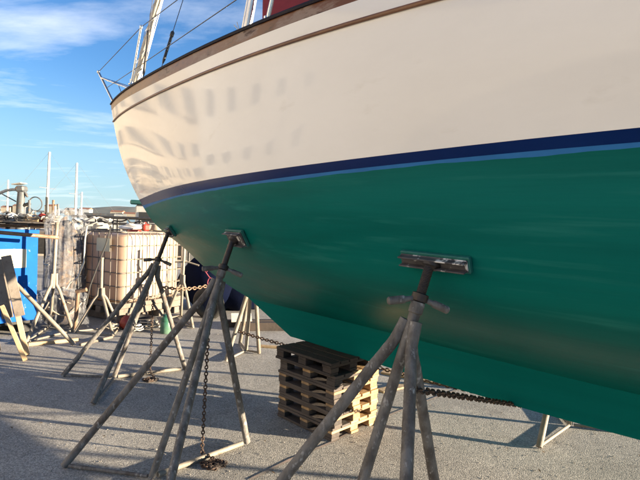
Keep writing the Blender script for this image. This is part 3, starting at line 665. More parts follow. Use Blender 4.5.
# three port-side stands in front of the hull
P1, N1, T1 = hull_at(2.02, 1.47); P2, N2, T2 = hull_at(.30, 1.49); P3, N3, T3 = hull_at(-1.30, 1.475)
S1 = boat_stand(gnd(114, 379), P1, N1, T1, [gnd(63, 377), gnd(93, 405), gnd(185, 370)], M['galv2'], 'boat stand under the bow, farthest of the three holding the hull\'s near side', jf=.70, topf=.80, r=.024, bright=M['galvtan'], pad_size=(.15, .12), mats=[M['galv'], M['galv'], M['galv2']], handle_ang=.2)
S2 = boat_stand(gnd(152, 480), P2, N2, T2, [gnd(64, 468), (-.71, 2.15, 0), gnd(247, 444)], M['galv'], 'dark grey boat stand in the middle, chain hanging between its legs', jf=.74, topf=.86, r=.024, bright=M['galvtan'], pad_size=(.26, .12), mats=[M['galv2'], M['galv'], M['galv']], handle_ang=.25)
S3 = boat_stand((.06, 1.85, 0), P3, N3, T3, [(-.43, 2.12, 0), (.27, 1.28, 0), (.70, 2.40, 0)], M['galv'], 'nearest boat stand, large grey legs and wide padded head against the green hull', jf=.76, topf=.89, r=.0248, pad_size=(.33, .07), handle_ang=.15)
# starboard-side stands seen under and past the keel
Q1, R1, U1 = hull_at(1.55, 1.40, -1); Q2, R2, U2 = hull_at(-1.35, 1.40, -1); Q3, R3, U3 = hull_at(-4.6, 1.50, -1)
S4 = boat_stand(gnd(246, 352), Q1, R1, U1, [gnd(226, 362), gnd(259, 354), gnd(240, 344)], M['galvtan'], 'pale boat stand on the far side of the forefoot, behind the pallet stack', r=.024, bright=M['galvtan'], jf=.6, topf=.72, bend=.02)
S5 = boat_stand(gnd(570, 427), Q2, R2, U2, [gnd(539, 449), (2.75, 3.85, 0), (2.25, 4.75, 0)], M['galvtan'], 'boat stand behind the keel at right, only its foot showing', r=.024, jf=.6, topf=.72, bend=.02)
S6 = boat_stand((4.75, 2.0, 0), Q3, R3, U3, [(4.25, 1.75, 0), (5.3, 1.75, 0), (4.85, 2.6, 0)], M['galvtan'], 'boat stand farther aft on the far side, past the right edge', r=.024, jf=.6, topf=.72, bend=.02)

# chains
def chain(name, pts, label, mt=M['chain'], link=.036, r=.0045, heap=None):
    mb = chain_mesh(pts, link, r)
    if heap:
        rnd = random.Random(11); c = Vector(heap[0]); hp = [Vector(pts[-1])]
        for i in range(heap[2]):
            a = i * 1.05 + rnd.uniform(-.4, .4); rr = heap[1] * rnd.uniform(.35, 1); hp.append(c + Vector((math.cos(a) * rr * 1.2, math.sin(a) * rr * .8, .008 + .03 * rnd.random() * (1 - rr / heap[1] * .7))))
        m2 = chain_mesh(hp, link, r); mb.add(m2.v, m2.f)
    return tag(obj(name, mb, mt, None, smooth=True), label, 'chain')
def onto(px, py, P):                       # pixel at the depth of point P
    return dep(px, py, P[1])
c2a = onto(209, 318, (0, 3.05)); c2b = onto(202, 452, (0, 3.18)); c2b.z = .03
chain('chain', [c2a, c2b], 'rusty chain hanging inside the middle stand, its end heaped on the ground', M['chainrust'], .034, .0045, heap=(gnd(213, 466), .075, 38))
c1a = onto(153, 300, (0, 4.6)); c1b = gnd(150, 374)
chain('chain', [c1a, c1b + Vector((0, 0, .03))], 'thin chain hanging inside the bow stand, heaped at its foot', M['chainrust'], .034, .0045, heap=(gnd(150, 381), .06, 26))
jD = S4[1]; jE = S5[1]
chain('chain', sag(dep(234, 330, 5.45), dep(372, 366, 4.45), .02) + [dep(440, 384, 4.2), dep(520, 402, 4.0)], 'dark chain stretched low between the far side stands, behind the pallets', M['chain'], .05, .0065)
chain('chain', sag(dep(411, 389, 1.98), dep(545, 409, 3.55), .0), 'thick dark chain running from the nearest stand under the keel', M['chain'], .042, .0062)
chain('chain', sag(dep(162, 287, 4.75), dep(245, 268, 5.6), .10), 'chain slung from the bow stand across to the other side', M['rust'], .05, .0065)

# ================================================================== PALLETS
pc = Vector(((.15 + .14) / 2, (3.48 + 4.32) / 2, 0)); ex = (gnd(376, 424) - gnd(332, 443)).normalized(); ey = Vector((-ex.y, ex.x, 0))
pc = gnd(332, 443) + ex * .26 + ey * .31
PH = .0975; bt = .0205
proto_mesh = {}
def box_mesh(key, sz):
    if key not in proto_mesh:
        mb = MB(); mb.box((0, 0, 0), ((1, 0, 0), (0, 1, 0), (0, 0, 1)), sz, .002); me = bpy.data.meshes.new(key); me.from_pydata([tuple(v) for v in mb.v], [], mb.f); me.update(); proto_mesh[key] = me
    return proto_mesh[key]
plabels = ['bottom pallet of the small wooden stack', 'second pallet from the bottom of the wooden stack', 'third pallet from the bottom of the wooden stack', 'fourth pallet from the bottom of the wooden stack', 'fifth pallet from the bottom, just below the dark one', 'dark top pallet of the wooden stack under the keel']
rnd = random.Random(21)
for k in range(6):
    dark = k == 5  # top pallet gets darker wood colours than the rest
    root = thing('pallet', pc + Vector((0, 0, .003 + k * PH)), plabels[k], 'pallet', 'pallets stacked under the keel')
    a = math.atan2(ex.y, ex.x) + rnd.uniform(-.016, .016); root.rotation_euler = (0, 0, a)
    root.location += ex * rnd.uniform(-.008, .008) + ey * rnd.uniform(-.008, .008)
    if dark: root.location += ey * .012 - ex * .02
    ms = M['darkwood'] if dark else M['pine']
    LX, LY = .52, .62
    def part(name, key, sz, loc):
        me = box_mesh(key, sz).copy(); me.materials.append(rnd.choice(M['greybrown'] if (not dark and (loc[0] < -.1 or k == 4 and rnd.random() < .4)) else ms)); o = bpy.data.objects.new(name, me); COL.objects.link(o); o.parent = root  # left-side boards and blocks, and some of the fifth pallet, get darker wood
        o.location = Vector(loc) + Vector((rnd.uniform(-.003, .003), rnd.uniform(-.005, .005), 0)); o.rotation_euler = (0, 0, rnd.uniform(-.008, .008))
    blk = PH - 3 * bt - .001
    for x in (-1, 0, 1): part('bottom_board', 'bb', (.085, LY, bt - .0006), (x * (LX / 2 - .043), 0, bt / 2))
    for x in (-1, 0, 1):
        for y in (-1, 0, 1): part('block', 'blk', (.085, .085, blk), (x * (LX / 2 - .046), y * (LY / 2 - .046), bt + blk / 2))
    for y in (-1, 0, 1): part('stringer', 'stg', (LX, .085, bt - .0006), (0, y * (LY / 2 - .044), bt * 1.5 + blk + .0003))
    for x in range(5): part('deck_board', 'db', (.092, LY, bt - .0006), (-LX / 2 + .047 + x * (LX - .094) / 4, 0, bt * 2.5 + blk + .0006))

# boards lying beyond the pallets
def plank(a, b, wd, th, mt, label, z=0.0):
    a = Vector(a); b = Vector(b); a.z += th / 2 + z + .001; b.z += th / 2 + z + .001; mb = MB(); mb.beam(a, b, wd, th); return tag(obj('plank', mb, mt), label, 'plank')
plank(gnd(383, 372), gnd(466, 388), .16, .02, M['tanwood'], 'flat pale board on the ground behind the pallet stack')
plank(gnd(380, 392), gnd(415, 384), .10, .018, M['tanwood'], 'short pale board beside the lit side of the pallet stack')
plank(gnd(258, 347), gnd(300, 350), .05, .03, M['tanwood'], 'thin batten on the ground beyond the chain')
plank(gnd(28, 346), gnd(78, 341), .05, .04, M['tanwood'], 'pale timber lying between the background stands')
plank(gnd(80, 346), gnd(112, 338), .04, .03, M['greywood'], 'grey batten lying by the foot of the tank')

# ================================================================== TANK
ib = gnd(120, 324); rdir = Vector((.47, .88, 0)).normalized(); ldir = Vector((-rdir.y, rdir.x, 0))
IW, IL = 1.0, 1.28                          # along ldir, rdir
cen = ib + ldir * IW / 2 + rdir * IL / 2
tank = thing('bulk_liquid_tank', (cen.x, cen.y, 0), 'square white plastic liquid tank in a wire cage beside the plastic-wrapped bale', 'tank')
AX = (rdir, ldir, Vector((0, 0, 1)))
zb = .29
mb = MB()                                  # rounded bottle
nseg = 48; vs = []; fs = []
prof = [(.90, zb), (.985, zb + .04), (1, zb + .10), (.992, zb + .33), (1, zb + .36), (.99, zb + .62), (1, zb + .66), (1, zb + .92), (.985, zb + .99), (.93, zb + 1.02), (.5, zb + 1.035), (.0, zb + 1.04)]
for (s, z) in prof:
    for k in range(nseg):
        a = 2 * math.pi * (k + .5) / nseg; e = .32
        x = math.copysign(abs(math.cos(a)) ** e, math.cos(a)) * (IL / 2 - .025) * s; y = math.copysign(abs(math.sin(a)) ** e, math.sin(a)) * (IW / 2 - .025) * s
        vs.append(cen + rdir * x + ldir * y + Vector((0, 0, z)))
for i in range(len(prof) - 1):
    for k in range(nseg): k2 = (k + 1) % nseg; fs.append((i * nseg + k, i * nseg + k2, (i + 1) * nseg + k2, (i + 1) * nseg + k))
mb.add(vs, fs); obj('bottle', mb, M['tank'], tank, smooth=True)
mb = MB(); mb.lathe(cen + Vector((0, 0, zb + 1.035)), [(.11, 0), (.11, .035), (.10, .05), (.02, .052)], 24); obj('cap', mb, M['red'], tank, smooth=True)
ztop = zb + 1.06
def rectloop(z, o=0.0):
    p = []
    rcn = .06
    for sx, sy, a0 in ((1, 1, 0), (-1, 1, 90), (-1, -1, 180), (1, -1, 270)):
        for k in range(5):
            a = rad(a0 + k * 22.5); p.append(cen + rdir * (sx * (IL / 2 - rcn) + math.cos(a) * (rcn + o)) + ldir * (sy * (IW / 2 - rcn) + math.sin(a) * (rcn + o)) + Vector((0, 0, z)))
    return p
cage = None
for i, z in enumerate(np.linspace(zb + .05, ztop, 6)):
    mb = MB(); mb.loop(rectloop(z), .0095 if i < 5 else .013, 8); obj('cage_bar', mb, M['cagebar'], tank, smooth=True)
def vbar(p): mb = MB(); mb.tube([p + Vector((0, 0, zb)), p + Vector((0, 0, ztop))], .0065, 8); obj('cage_bar', mb, M['cagebar'], tank, smooth=True)
for i in range(9):
    x = -IL / 2 + .08 + (IL - .16) * i / 8
    for sy in (-1, 1): vbar(cen + rdir * x + ldir * (sy * (IW / 2 + .016)))
for i in range(7):
    y = -IW / 2 + .09 + (IW - .18) * i / 6
    for sx in (-1, 1): vbar(cen + ldir * y + rdir * (sx * (IL / 2 + .016)))
mb = MB(); p0 = ib - (rdir * .02 + ldir * .02)
mb.box(cen + rdir * (-IL / 2 - .03) + ldir * (-.12) + Vector((0, 0, zb + .86)), (ldir, Vector((0, 0, 1)), rdir), (.3, .2, .003), .001); obj('label_plate', mb, M['cream'], tank)
for i in range(3):
    mb = MB(); mb.beam(cen + ldir * (IW / 2 - .08) * (i - 1) - rdir * IL / 2 + Vector((0, 0, .16)), cen + ldir * (IW / 2 - .08) * (i - 1) + rdir * IL / 2 + Vector((0, 0, .16)), .12, .10); obj('runner', mb, M['greywood'], tank)
mb = MB(); mb.box(cen + Vector((0, 0, .25)), AX, (IL, IW, .07), .006); obj('base_deck', mb, M['greywood'], tank)
for i in range(4):
    mb = MB(); mb.box(cen + rdir * (-.5 + i * .333) + Vector((0, 0, .055)), AX, (.11, IW, .105), .006); obj('sleeper', mb, M['greywood'], tank)

# ================================================================== SMALL THINGS ROUND THE TANK
def buoy(px, py, r, label):
    g = gnd(px, py); t = thing('fender_buoy', g, label, 'buoy')
    mb = MB(); mb.lathe(g, [(r * .3, .0), (r * .7, r * .12), (r * .98, r * .5), (r, r * .9), (r * .85, r * 1.4), (r * .5, r * 1.75), (r * .2, r * 1.9)], 20); obj('body', mb, M['red'], t, smooth=True)
    mb = MB(); mb.lathe(g + Vector((0, 0, r * 1.88)), [(r * .24, 0), (r * .24, r * .2), (r * .14, r * .3)], 12); obj('eye', mb, M['blackfit'], t, smooth=True)
buoy(127, 329, .105, 'red buoy on the ground at the near corner of the caged tank')
g = gnd(166, 333); t = thing('green_drum', g, 'small green plastic drum among the stand legs right of the tank', 'drum')
mb = MB(); mb.lathe(g, [(.07, 0), (.08, .02), (.08, .15), (.074, .165), (.08, .18), (.075, .22), (.05, .24)], 18); obj('body', mb, M['greenglass'], t, smooth=True)
mb = MB(); mb.lathe(g + Vector((0, 0, .24)), [(.052, 0), (.052, .025), (.04, .03)], 16); obj('lid', mb, M['greenpaint'], t, smooth=True)
def tyre(c, ax, R, r, label): return tag(obj('tyre', MB().torus(c, ax, R, r, 28, 10), M['black'], None, smooth=True), label, 'tyre')
g = gnd(141, 326); tyre(g + Vector((0, 0, .07)), (0.05, 0, 1), .17, .07, 'black tyre lying flat against the tank')
g = gnd(208, 318); tyre(g + Vector((0, 0, .24)), (.3, 1, .15), .2, .075, 'black tyre standing on edge before the navy tarpaulin')
def coil(px, py, R, turns, mt, label, seed, z=.01, r=.009):
    rnd = random.Random(seed); c = gnd(px, py); pts = []
    for i in range(turns * 16):
        a = i / 16 * 2 * math.pi; rr = R * (.6 + .4 * math.sin(i * .21 + seed)) + rnd.uniform(-.01, .01); pts.append(c + Vector((math.cos(a) * rr, math.sin(a) * rr * .85, z + r + .004 * i / 4 + rnd.uniform(0, .02))))
    return tag(obj('rope_coil', MB().tube(pts, r, 6), mt, None, smooth=True), label, 'rope')
coil(150, 330, .15, 7, M['rope'], 'tangled dirty rope coil in front of the tank', 2)
coil(136, 332, .11, 5, M['hose'], 'small pale rope coil by the red buoy', 5)
coil(112, 331, .12, 5, M['rope'], 'loose rope left of the red buoy', 9)
# navy tarpaulin heap behind the forefoot
c = dep(214, 315, 8.6); c.z = 0; mb = MB(); mb.blob(c + Vector((0, 0, .48)), (.62, .5, .50), .16, 40, 24, 4, .05); tag(obj('tarpaulin_heap', mb, M['tarp'], None, smooth=True), 'heap under a dark navy tarpaulin behind the forefoot', 'tarpaulin')
c = dep(240, 312, 8.7); c.z = 0; mb = MB(); mb.blob(c + Vector((0, 0, .33)), (.62, .5, .35), .14, 36, 20, 6, .05); tag(obj('tarpaulin_heap', mb, M['tarp'], None, smooth=True), 'lower navy tarpaulin heap seen between the legs of the pale stand', 'tarpaulin')
pts = []
for i in range(70): pts.append(dep(203 + 2.2 * math.sin(i * .33) + i * .13, 256 + i * .5 + 1.5 * math.sin(i * .5), 7.75))
tag(obj('pink_rope', MB().tube(pts, .008, 6), M['pink'], None, smooth=True), 'pink rope hanging in loops against the navy tarpaulin', 'rope')
g = gnd(238, 332); mb = MB(); mb.box(g + Vector((.0, .25, .16)), ((1, .25, 0), (-.2, .8, .4), (.1, -.4, .9)), (.30, .2, .02), .003); tag(obj('loose_panel', mb, M['hose']), 'pale panel propped behind the legs of the pale stand', 'panel')
for i, (px, py, L, h) in enumerate(((250, 330, .8, .10), (268, 334, .9, .12))):
    g = gnd(px, py); mb = MB(); mb.beam(g + Vector((-L / 2, .15, h / 2 + .001)), g + Vector((L / 2, .35, h / 2 + .001)), .12, h); tag(obj('baulk', mb, M['darkwood'][i]), ['dark timber baulk behind the pale stand', 'second dark baulk nearer the forefoot'][i], 'timber')

# background stands
def gstand(hub, top, feet, label, mt=M['galvtan'], r=.021, jf=.5, arm=None):
    hub = Vector(hub); ax = Vector(top) - hub; root = thing('boat_stand', (hub.x, hub.y, 0), label, 'boat stand')
    J = hub + ax * jf
    mb = MB(); mb.tube([J - ax * .03, hub + ax], r, 12); mb.lathe(hub + ax, [(r, 0), (r * 1.2, .002), (r * 1.2, .02), (r * .8, .022)], 12, ax.normalized()); obj('post', mb, mt, root, smooth=True)
    for ft in feet:
        ft = Vector(ft); ft.z = r * .5; s = (ft - hub); s.z = 0; s.normalize(); mb = MB(); mb.tube([J + ax * .10 + s * r * 1.4, J + s * r * 1.8, (J + s * r * 2).lerp(ft, .12) + s * .01, ft], r * .95, 12); obj('leg', mb, mt, root, smooth=True)
    for i in range(len(feet)):
        a = Vector(feet[i]); b2 = Vector(feet[(i + 1) % len(feet)]); a.z = b2.z = r; mb = MB(); mb.tube([a.lerp(b2, .06), a.lerp(b2, .94)], r * .6, 10); obj('base_brace', mb, mt, root, smooth=True)
    if arm: mb = MB(); mb.tube(arm, r * .55, 10); obj('arm', mb, mt, root, smooth=True)
    return root
hA = gnd(50, 336); gstand(hA, dep(57, 224, hA.y), [gnd(26, 344), gnd(73, 332), gnd(50, 327)], 'tall pale boat stand beside the blue skip, carrying the rusty pipe', jf=.46, r=.022)
hB = gnd(100, 331); gstand(hB, dep(102, 259, hB.y), [gnd(75, 333), gnd(113, 337), gnd(120, 328)], 'short pale boat stand in front of the caged tank', jf=.50)
hC = gnd(180, 324); gstand(hC, dep(184.5, 248, hC.y), [gnd(165, 320), gnd(193, 329), gnd(181, 317)], 'pale boat stand at the right end of the caged tank', jf=.55, r=.022, arm=[dep(175, 262, hC.y), dep(188, 262, hC.y), dep(199, 265.5, hC.y)])
hE = gnd(44, 330); gstand(gnd(64, 322), dep(63, 288, gnd(64, 322).y), [gnd(52, 322), gnd(72, 326), gnd(68, 317)], 'low stand almost hidden behind the tall one', jf=.5, r=.024)
# leaning pole, T-headed pipe, rusty pipe
def rod(name, a, b, r, mt, label, cat): return tag(obj(name, MB().tube([a, b], r, 12), mt, None, smooth=True), label, cat)
pa = gnd(74, 346); pa.z = .02; rod('pole', dep(16, 284, 5.6), pa, .024, M['galvtan'], 'pale pole leaning down from the grey boards to the ground', 'pole')
pb = gnd(75, 331); t = thing('pipe', pb, 'rusty upright pipe with a T-shaped head', 'pipe'); pt = dep(78, 291, pb.y)
obj('shaft', MB().tube([pb, pt], .026, 12), M['rust'], t, smooth=True); obj('head', MB().tube([dep(76, 291.5, pb.y - .05), dep(86.5, 289.5, pb.y - .05)], .028, 12), M['rust'], t, smooth=True)
pz = dep(58, 237.5, hA.y - .06); rod('pipe', dep(-40, 229, 5.2), pz, .024, M['rust'], 'long rusty pipe lying level along the top of the blue skip', 'pipe')
# boards at the left edge
def board(a, b, wd, th, mt, label, up=(0.5, -.85, .1)): mb = MB(); mb.beam(a, b, wd, th, up=up); return tag(obj('board', mb, mt), label, 'board')
ge = gnd(24, 362)
def lean(px, py, Y): return dep(px, py, Y)
board(lean(6, 256, 5.5), lean(20, 316, 5.35), .10, .03, M['greywood'], 'upright grey board at the left edge, in front of the blue skip')
board(lean(-3, 260, 5.55), lean(8, 318, 5.40), .11, .03, M['greywood'], 'second grey board cut off by the left edge')
board(lean(12, 290, 5.42), gnd(27, 356) + Vector((0, 0, .01)), .055, .045, M['tanwood'], 'tan timber prop below the grey boards')
board(lean(2, 306, 5.30), gnd(25, 361) + Vector((0, 0, .01)), .045, .045, M['tanwood'], 'pale timber prop nearest the left edge', )
board(lean(-12, 290, 5.5), gnd(-2, 352) + Vector((0, 0, .01)), .06, .045, M['greywood'], 'grey timber prop mostly outside the left edge')

# blue skip
s0_ = gnd(35.5, 331); fd = Vector((-.60, -.80, 0)).normalized(); bd = Vector((-fd.y * -1, fd.x * -1, 0)); bd = Vector((-.80, .60, 0))
skip = thing('blue_skip', s0_ + fd * .9 + bd * .6, 'bright blue steel skip with a cream notice, cut off by the left edge', 'skip')
SH = 1.33; SL = 2.0; SD = 1.2
mb = MB(); th = .03
mb.box(s0_ + fd * SL / 2 + Vector((0, 0, SH / 2 + .08)), (fd, Vector((0, 0, 1)), bd), (SL, SH - .16, th), .004); obj('front_panel', mb, M['blue'], skip)
mb = MB(); mb.box(s0_ + fd * SL / 2 + bd * SD + Vector((0, 0, SH / 2 + .08)), (fd, Vector((0, 0, 1)), bd), (SL, SH - .16, th), .004); obj('back_panel', mb, M['blue'], skip)
for s in (.015, SL - .015):
    mb = MB(); mb.box(s0_ + fd * s + bd * SD / 2 + Vector((0, 0, SH / 2 + .08)), (bd, Vector((0, 0, 1)), fd), (SD - .04, SH - .165, th), .004); obj('side_panel', mb, M['blue'], skip)
mb = MB(); mb.box(s0_ + fd * SL / 2 + bd * SD / 2 + Vector((0, 0, .13)), (fd, bd, Vector((0, 0, 1))), (SL - .1, SD - .1, .04), .004); obj('floor_plate', mb, M['black'], skip)
for s in (.1, SL - .1):
    mb = MB(); mb.box(s0_ + fd * s + bd * SD / 2 + Vector((0, 0, .055)), (bd, fd, Vector((0, 0, 1))), (SD, .1, .105), .006); obj('foot_rail', mb, M['black'], skip)
mb = MB(); mb.beam(s0_ - bd * .02 + Vector((0, 0, SH + .005)), s0_ + fd * SL - bd * .02 + Vector((0, 0, SH + .005)), .06, .05); obj('rim', mb, M['blue'], skip)
fn = -bd                                   # outward
def on_skip(px, py, o=.02):
    d = ray(px, py); nn = np.array(fn); P0 = np.array(s0_ + fn * o); return Vector(CAM + d * (((P0 - CAM) @ nn) / (d @ nn)))
pA = on_skip(26.5, 249); pB = on_skip(26, 267.5)
hgt = pA.z - pB.z; wdn = .85
mb = MB(); cN = (pA + pB) / 2 + fd * wdn / 2; cN += fn * .002; mb.box(cN, (fd, Vector((0, 0, 1)), fn), (wdn, hgt, .004), .001); nb = obj('notice', mb, M['cream'], skip)
for i in range(4):
    for s in range(2):
        mb = MB(); ln = (.24, .30, .2, .27)[(i + s) % 4]; mb.box(cN + Vector((0, 0, hgt * (.3 - .2 * i))) + fd * (-wdn / 2 + .10 + ln / 2 + s * .36) + fn * .003, (fd, Vector((0, 0, 1)), fn), (ln, .010, .002), .0005); obj('print_line', mb, M['ink'], nb)

# plastic-wrapped bales between skip and tank
def bale(c, sz, seed, label, tilt=0):
    t = thing('wrapped_bale', (c.x, c.y, 0), label, 'bale')
    mb = MB(); mb.blob(c + Vector((0, 0, sz[2] * .9)), (sz[0] * .78, sz[1] * .78, sz[2] * .84), .2, 40, 26, seed, .04); obj('contents', mb, M['bundle'], t, smooth=True)
    rnd = random.Random(seed); mb = MB()
    for k in range(6):
        a = rnd.uniform(0, 6.3); z = rnd.uniform(.25, 1.6) * sz[2]; pts = []
        for i in range(14): b_ = a + i * .16; k_ = math.sin(min(max(z / (2 * sz[2]), .1), .9) * math.pi) * .98; pts.append(c + Vector((math.cos(b_) * sz[0] * k_, math.sin(b_) * sz[1] * k_, z + (.04 + .02 * k) * math.sin(i * (.25 + .07 * k) + k))))
        mb.tube(pts, .009, 5)
    obj('lashing_rope', mb, M['rope'], t, smooth=True)
    vs = []; fs = []; nu, nv = 140, 40; ph = [rnd.uniform(0, 6.3) for _ in range(8)]
    for j in range(nv + 1):
        h = j / nv; env = (1.05 - .18 * h) if h < .8 else (.906 * math.sqrt(max(1 - ((h - .8) / .2) ** 2, 0)) + .02)
        env *= 1 + .05 * math.sin(h * 9 + ph[0])
        for i in range(nu):
            a = 2 * math.pi * i / nu
            fold = .05 * math.sin(9 * a + ph[1] + 2.2 * h) + .035 * math.sin(17 * a + ph[2] - 3 * h + math.sin(h * 7)) + .025 * math.sin(29 * a + ph[3] + 5 * h) + .05 * math.sin(3 * a + ph[4] + 4 * h)
            vs.append(c + Vector((math.cos(a) * sz[0] * (env + fold), math.sin(a) * sz[1] * (env + fold), h * 2 * sz[2] + .02 * math.sin(7 * a + ph[5]) * h + .004)))
    for j in range(nv):
        for i in range(nu): i2 = (i + 1) % nu; fs.append((j * nu + i, j * nu + i2, (j + 1) * nu + i2, (j + 1) * nu + i))
    fs.append(tuple(nv * nu + i for i in range(nu))); mb = MB(); mb.add(vs, fs); obj('plastic_sheet', mb, M['wrap'], t, smooth=True)
c = dep(63, 330, 7.3); c.z = .0; bale(c + Vector((0, .05, 0)), (.30, .34, .83), 3, 'tall bale of nets in clear plastic sheet beside the blue skip')
c = dep(60, 332, 6.75); c.z = .0; bale(c, (.36, .26, .26), 14, 'low plastic-wrapped bundle of hoses on the ground behind the tall stand')
# dark crate stack between bale and tank
c = dep(83, 325, 8.1); c.z = 0
t = thing('dark_cabinet', c, 'dark brown cabinet standing in the gap between bale and tank', 'cabinet')
mb = MB(); mb.box(c + Vector((-.15, .3, .66)), ((1, .1, 0), (-.1, 1, 0), (0, 0, 1)), (.7, .6, 1.3), .01); obj('carcass', mb, M['greywood'], t)
mb = MB(); mb.box(c + Vector((-.10, -.02, .66)), ((1, .1, 0), (-.1, 1, 0), (0, 0, 1)), (.55, .03, 1.15), .006); obj('door', mb, M['darkwood'][0], t)
# cable looping down by the tank
pts = [dep(86 + 0 * i, 224, 7.0) for i in range(1)]; ctl = [(97, 222), (87, 226), (85, 240), (84, 262), (78, 277), (70, 283), (66, 290)]
pts = [dep(x, y, 6.85) for x, y in ctl]
tag(obj('hose', MB().tube(pts, .011, 8), M['hose'], None, smooth=True), 'pale hose hanging in a curve at the left corner of the tank', 'hose')
pts = [dep(111, 226, 6.85), dep(106, 244, 6.82), dep(99, 262, 6.8), dep(90, 286, 6.8), dep(86, 305, 6.75)]
tag(obj('cable', MB().tube(pts, .011, 8), M['black'], None, smooth=True), 'black cable running down the shaded face of the tank', 'cable')
# junk on the tank top
tt = ztop + .012
def ontank(a, b, dz=0): return cen + rdir * a + ldir * b + Vector((0, 0, tt + dz))
for k, (a, b, R, mt, lb) in enumerate(((-.40, .30, .12, M['hose'], 'coil of pale hose on the left corner of the tank top'), (.25, -.25, .11, M['rope'], 'coil of dirty rope on the right side of the tank top'))):
    pts = [ontank(a, b) + Vector((math.cos(i * .4) * R * (1 - i * .004), math.sin(i * .4) * R, .012 + i * .0012)) for i in range(78)]
    tag(obj('rope_coil', MB().tube(pts, .011, 6), mt, None, smooth=True), lb, 'rope')
for k, (a, b) in enumerate(((-.02, -.28),)):
    c = ontank(a, b); t = thing('jerry_can', c, 'small red can standing on top of the tank', 'can')
    mb = MB(); mb.box(c + Vector((0, 0, .06)), AX, (.12, .08, .11), .02); obj('body', mb, M['red'], t); mb = MB(); mb.lathe(c + rdir * .04 + Vector((0, 0, .125)), [(.02, 0), (.02, .03), (.01, .032)], 10); obj('cap', mb, M['blackfit'], t)
    mb = MB(); mb.tube([c - rdir * .045 + Vector((0, 0, .11)), c - rdir * .03 + Vector((0, 0, .14)), c + rdir * .0 + Vector((0, 0, .14)), c + rdir * .015 + Vector((0, 0, .11))], .008, 6); obj('handle', mb, M['red'], t)
c = ontank(.05, .12); mb = MB(); mb.blob(c + Vector((0, 0, .05)), (.2, .14, .06), .3, 26, 14, 12, .03); tag(obj('sack', mb, M['offwhite'], None, smooth=True), 'crumpled white sack on the tank top', 'sack')
c = ontank(.40, .15); mb = MB(); mb.blob(c + Vector((0, 0, .045)), (.14, .12, .055), .3, 26, 14, 15, .03); tag(obj('sack', mb, M['rope'], None, smooth=True), 'dirty grey sack at the right of the tank top', 'sack')

# ================================================================== QUAYSIDE CLUTTER BEHIND
# long dark pontoon walkway (rail at head height) behind the tank
t = thing('gangway', dep(110, 225, 11.5) * 1.0, 'dark horizontal gangway rail behind the tank', 'gangway'); t.location.z = 0
for k, (y0, y1, r) in enumerate(((216.0, 219.0, .035), (222, 225, .03))):
    obj('rail', MB().tube([dep(72, y0, 11.5), dep(215, y1 + 2.2, 11.5)], r, 10), M['blackfit'], t, smooth=True)
for px in (74, 96, 118, 140, 165, 190):
    a = dep(px, 217.3 + (px - 72) * .043, 11.5); b2 = Vector((a.x, a.y, 0)); obj('post', MB().tube([b2, a], .03, 10), M['blackfit'], t, smooth=True)
# work barge at the quay behind the skip with a winch post, hoop and hoses
bY = 13.0
barge = thing('work_barge', dep(15, 228, bY), 'dark work barge moored behind the blue skip', 'barge'); barge.location.z = -1.4
p = dep(-60, 222, bY); p2 = dep(72, 222, bY); zt = 1.25
mb = MB(); mb.box(((p.x + p2.x) / 2 - 1, 19.6, -.2), ((1, 0, 0), (0, 1, 0), (0, 0, 1)), (9, 3, 1.9), .15); obj('hull', mb, M['black'], barge)
mb = MB(); mb.box(((p.x + p2.x) / 2 - 1, 19.6, .80), ((1, 0, 0), (0, 1, 0), (0, 0, 1)), (9.1, 3.1, .10), .02); obj('deck', mb, M['greywood'], barge)
mb = MB(); mb.box((-8.9, 19.9, 1.25), ((1, 0, 0), (0, 1, 0), (0, 0, 1)), (1.3, 1.2, .8), .04); obj('engine_box', mb, M['greypost'], barge)
for sx in (-.35, .35):
    mb = MB(); mb.box((-8.9 + sx, 19.29, 1.3), ((1, 0, 0), (0, 1, 0), (0, 0, 1)), (.4, .03, .4), .01); obj('hatch', mb, M['offwhite'], barge)
rail_z = CH + 0.02
# rail of dark timber just above the skip
t2 = thing('timber_rack', dep(20, 225, 9.0), 'dark rack of timber and pipes standing behind the blue skip', 'rack'); t2.location.z = 0
for k, (ya, yb, r, mt) in enumerate(((214.5, 219, .045, 'greypost'), (219.5, 223.5, .04, 'black'), (224, 227, .035, 'rust'))):
    obj('pole', MB().tube([dep(-45, ya, 9.0 + .08 * k), dep(58, yb, 9.0 + .08 * k)], r, 10), M[mt], t2, smooth=True)
for px in (-30, 8, 47):
    a = dep(px, 214 + (px + 45) * .04, 9.2); obj('upright', MB().tube([Vector((a.x, a.y, 0)), a + Vector((0, 0, .1))], .04, 10), M['black'], t2, smooth=True)
# winch post with hood and arched hose
wy = 9.6; wb = dep(20, 226, wy); wt = dep(21.5, 192, wy)
wp = thing('winch_post', (wb.x, wb.y, 0), 'grey winch post with a hooded head and an arched pipe above the skip', 'winch')
obj('post', MB().tube([Vector((wb.x, wb.y, 0)), wb, dep(20.5, 205, wy), wt], [.09, .09, .075, .07], 12), M['greypost'], wp, smooth=True)
mb = MB(); mb.box(dep(21.5, 189, wy), ((1, .1, .12), (-.1, 1, 0), (-.12, 0, 1)), (.17, .2, .12), .03); obj('head', mb, M['greypost'], wp)
mb = MB(); mb.beam(dep(14.5, 184.6, wy), dep(24, 183.2, wy), .22, .018); obj('hood', mb, M['hose'], wp)
mb = MB(); mb.tube([dep(23.5, 190, wy), dep(26, 194, wy), dep(27.5, 197, wy)], [.025, .03, .02], 10); obj('spout', mb, M['greypost'], wp, smooth=True)
arc = [dep(x, y, wy + .1) for x, y in ((18, 189.5), (12, 189.6), (6, 190.6), (0, 193), (-6, 197), (-11, 203), (-14, 212))]
obj('arched_pipe', MB().tube(arc, .03, 10), M['hose'], wp, smooth=True)
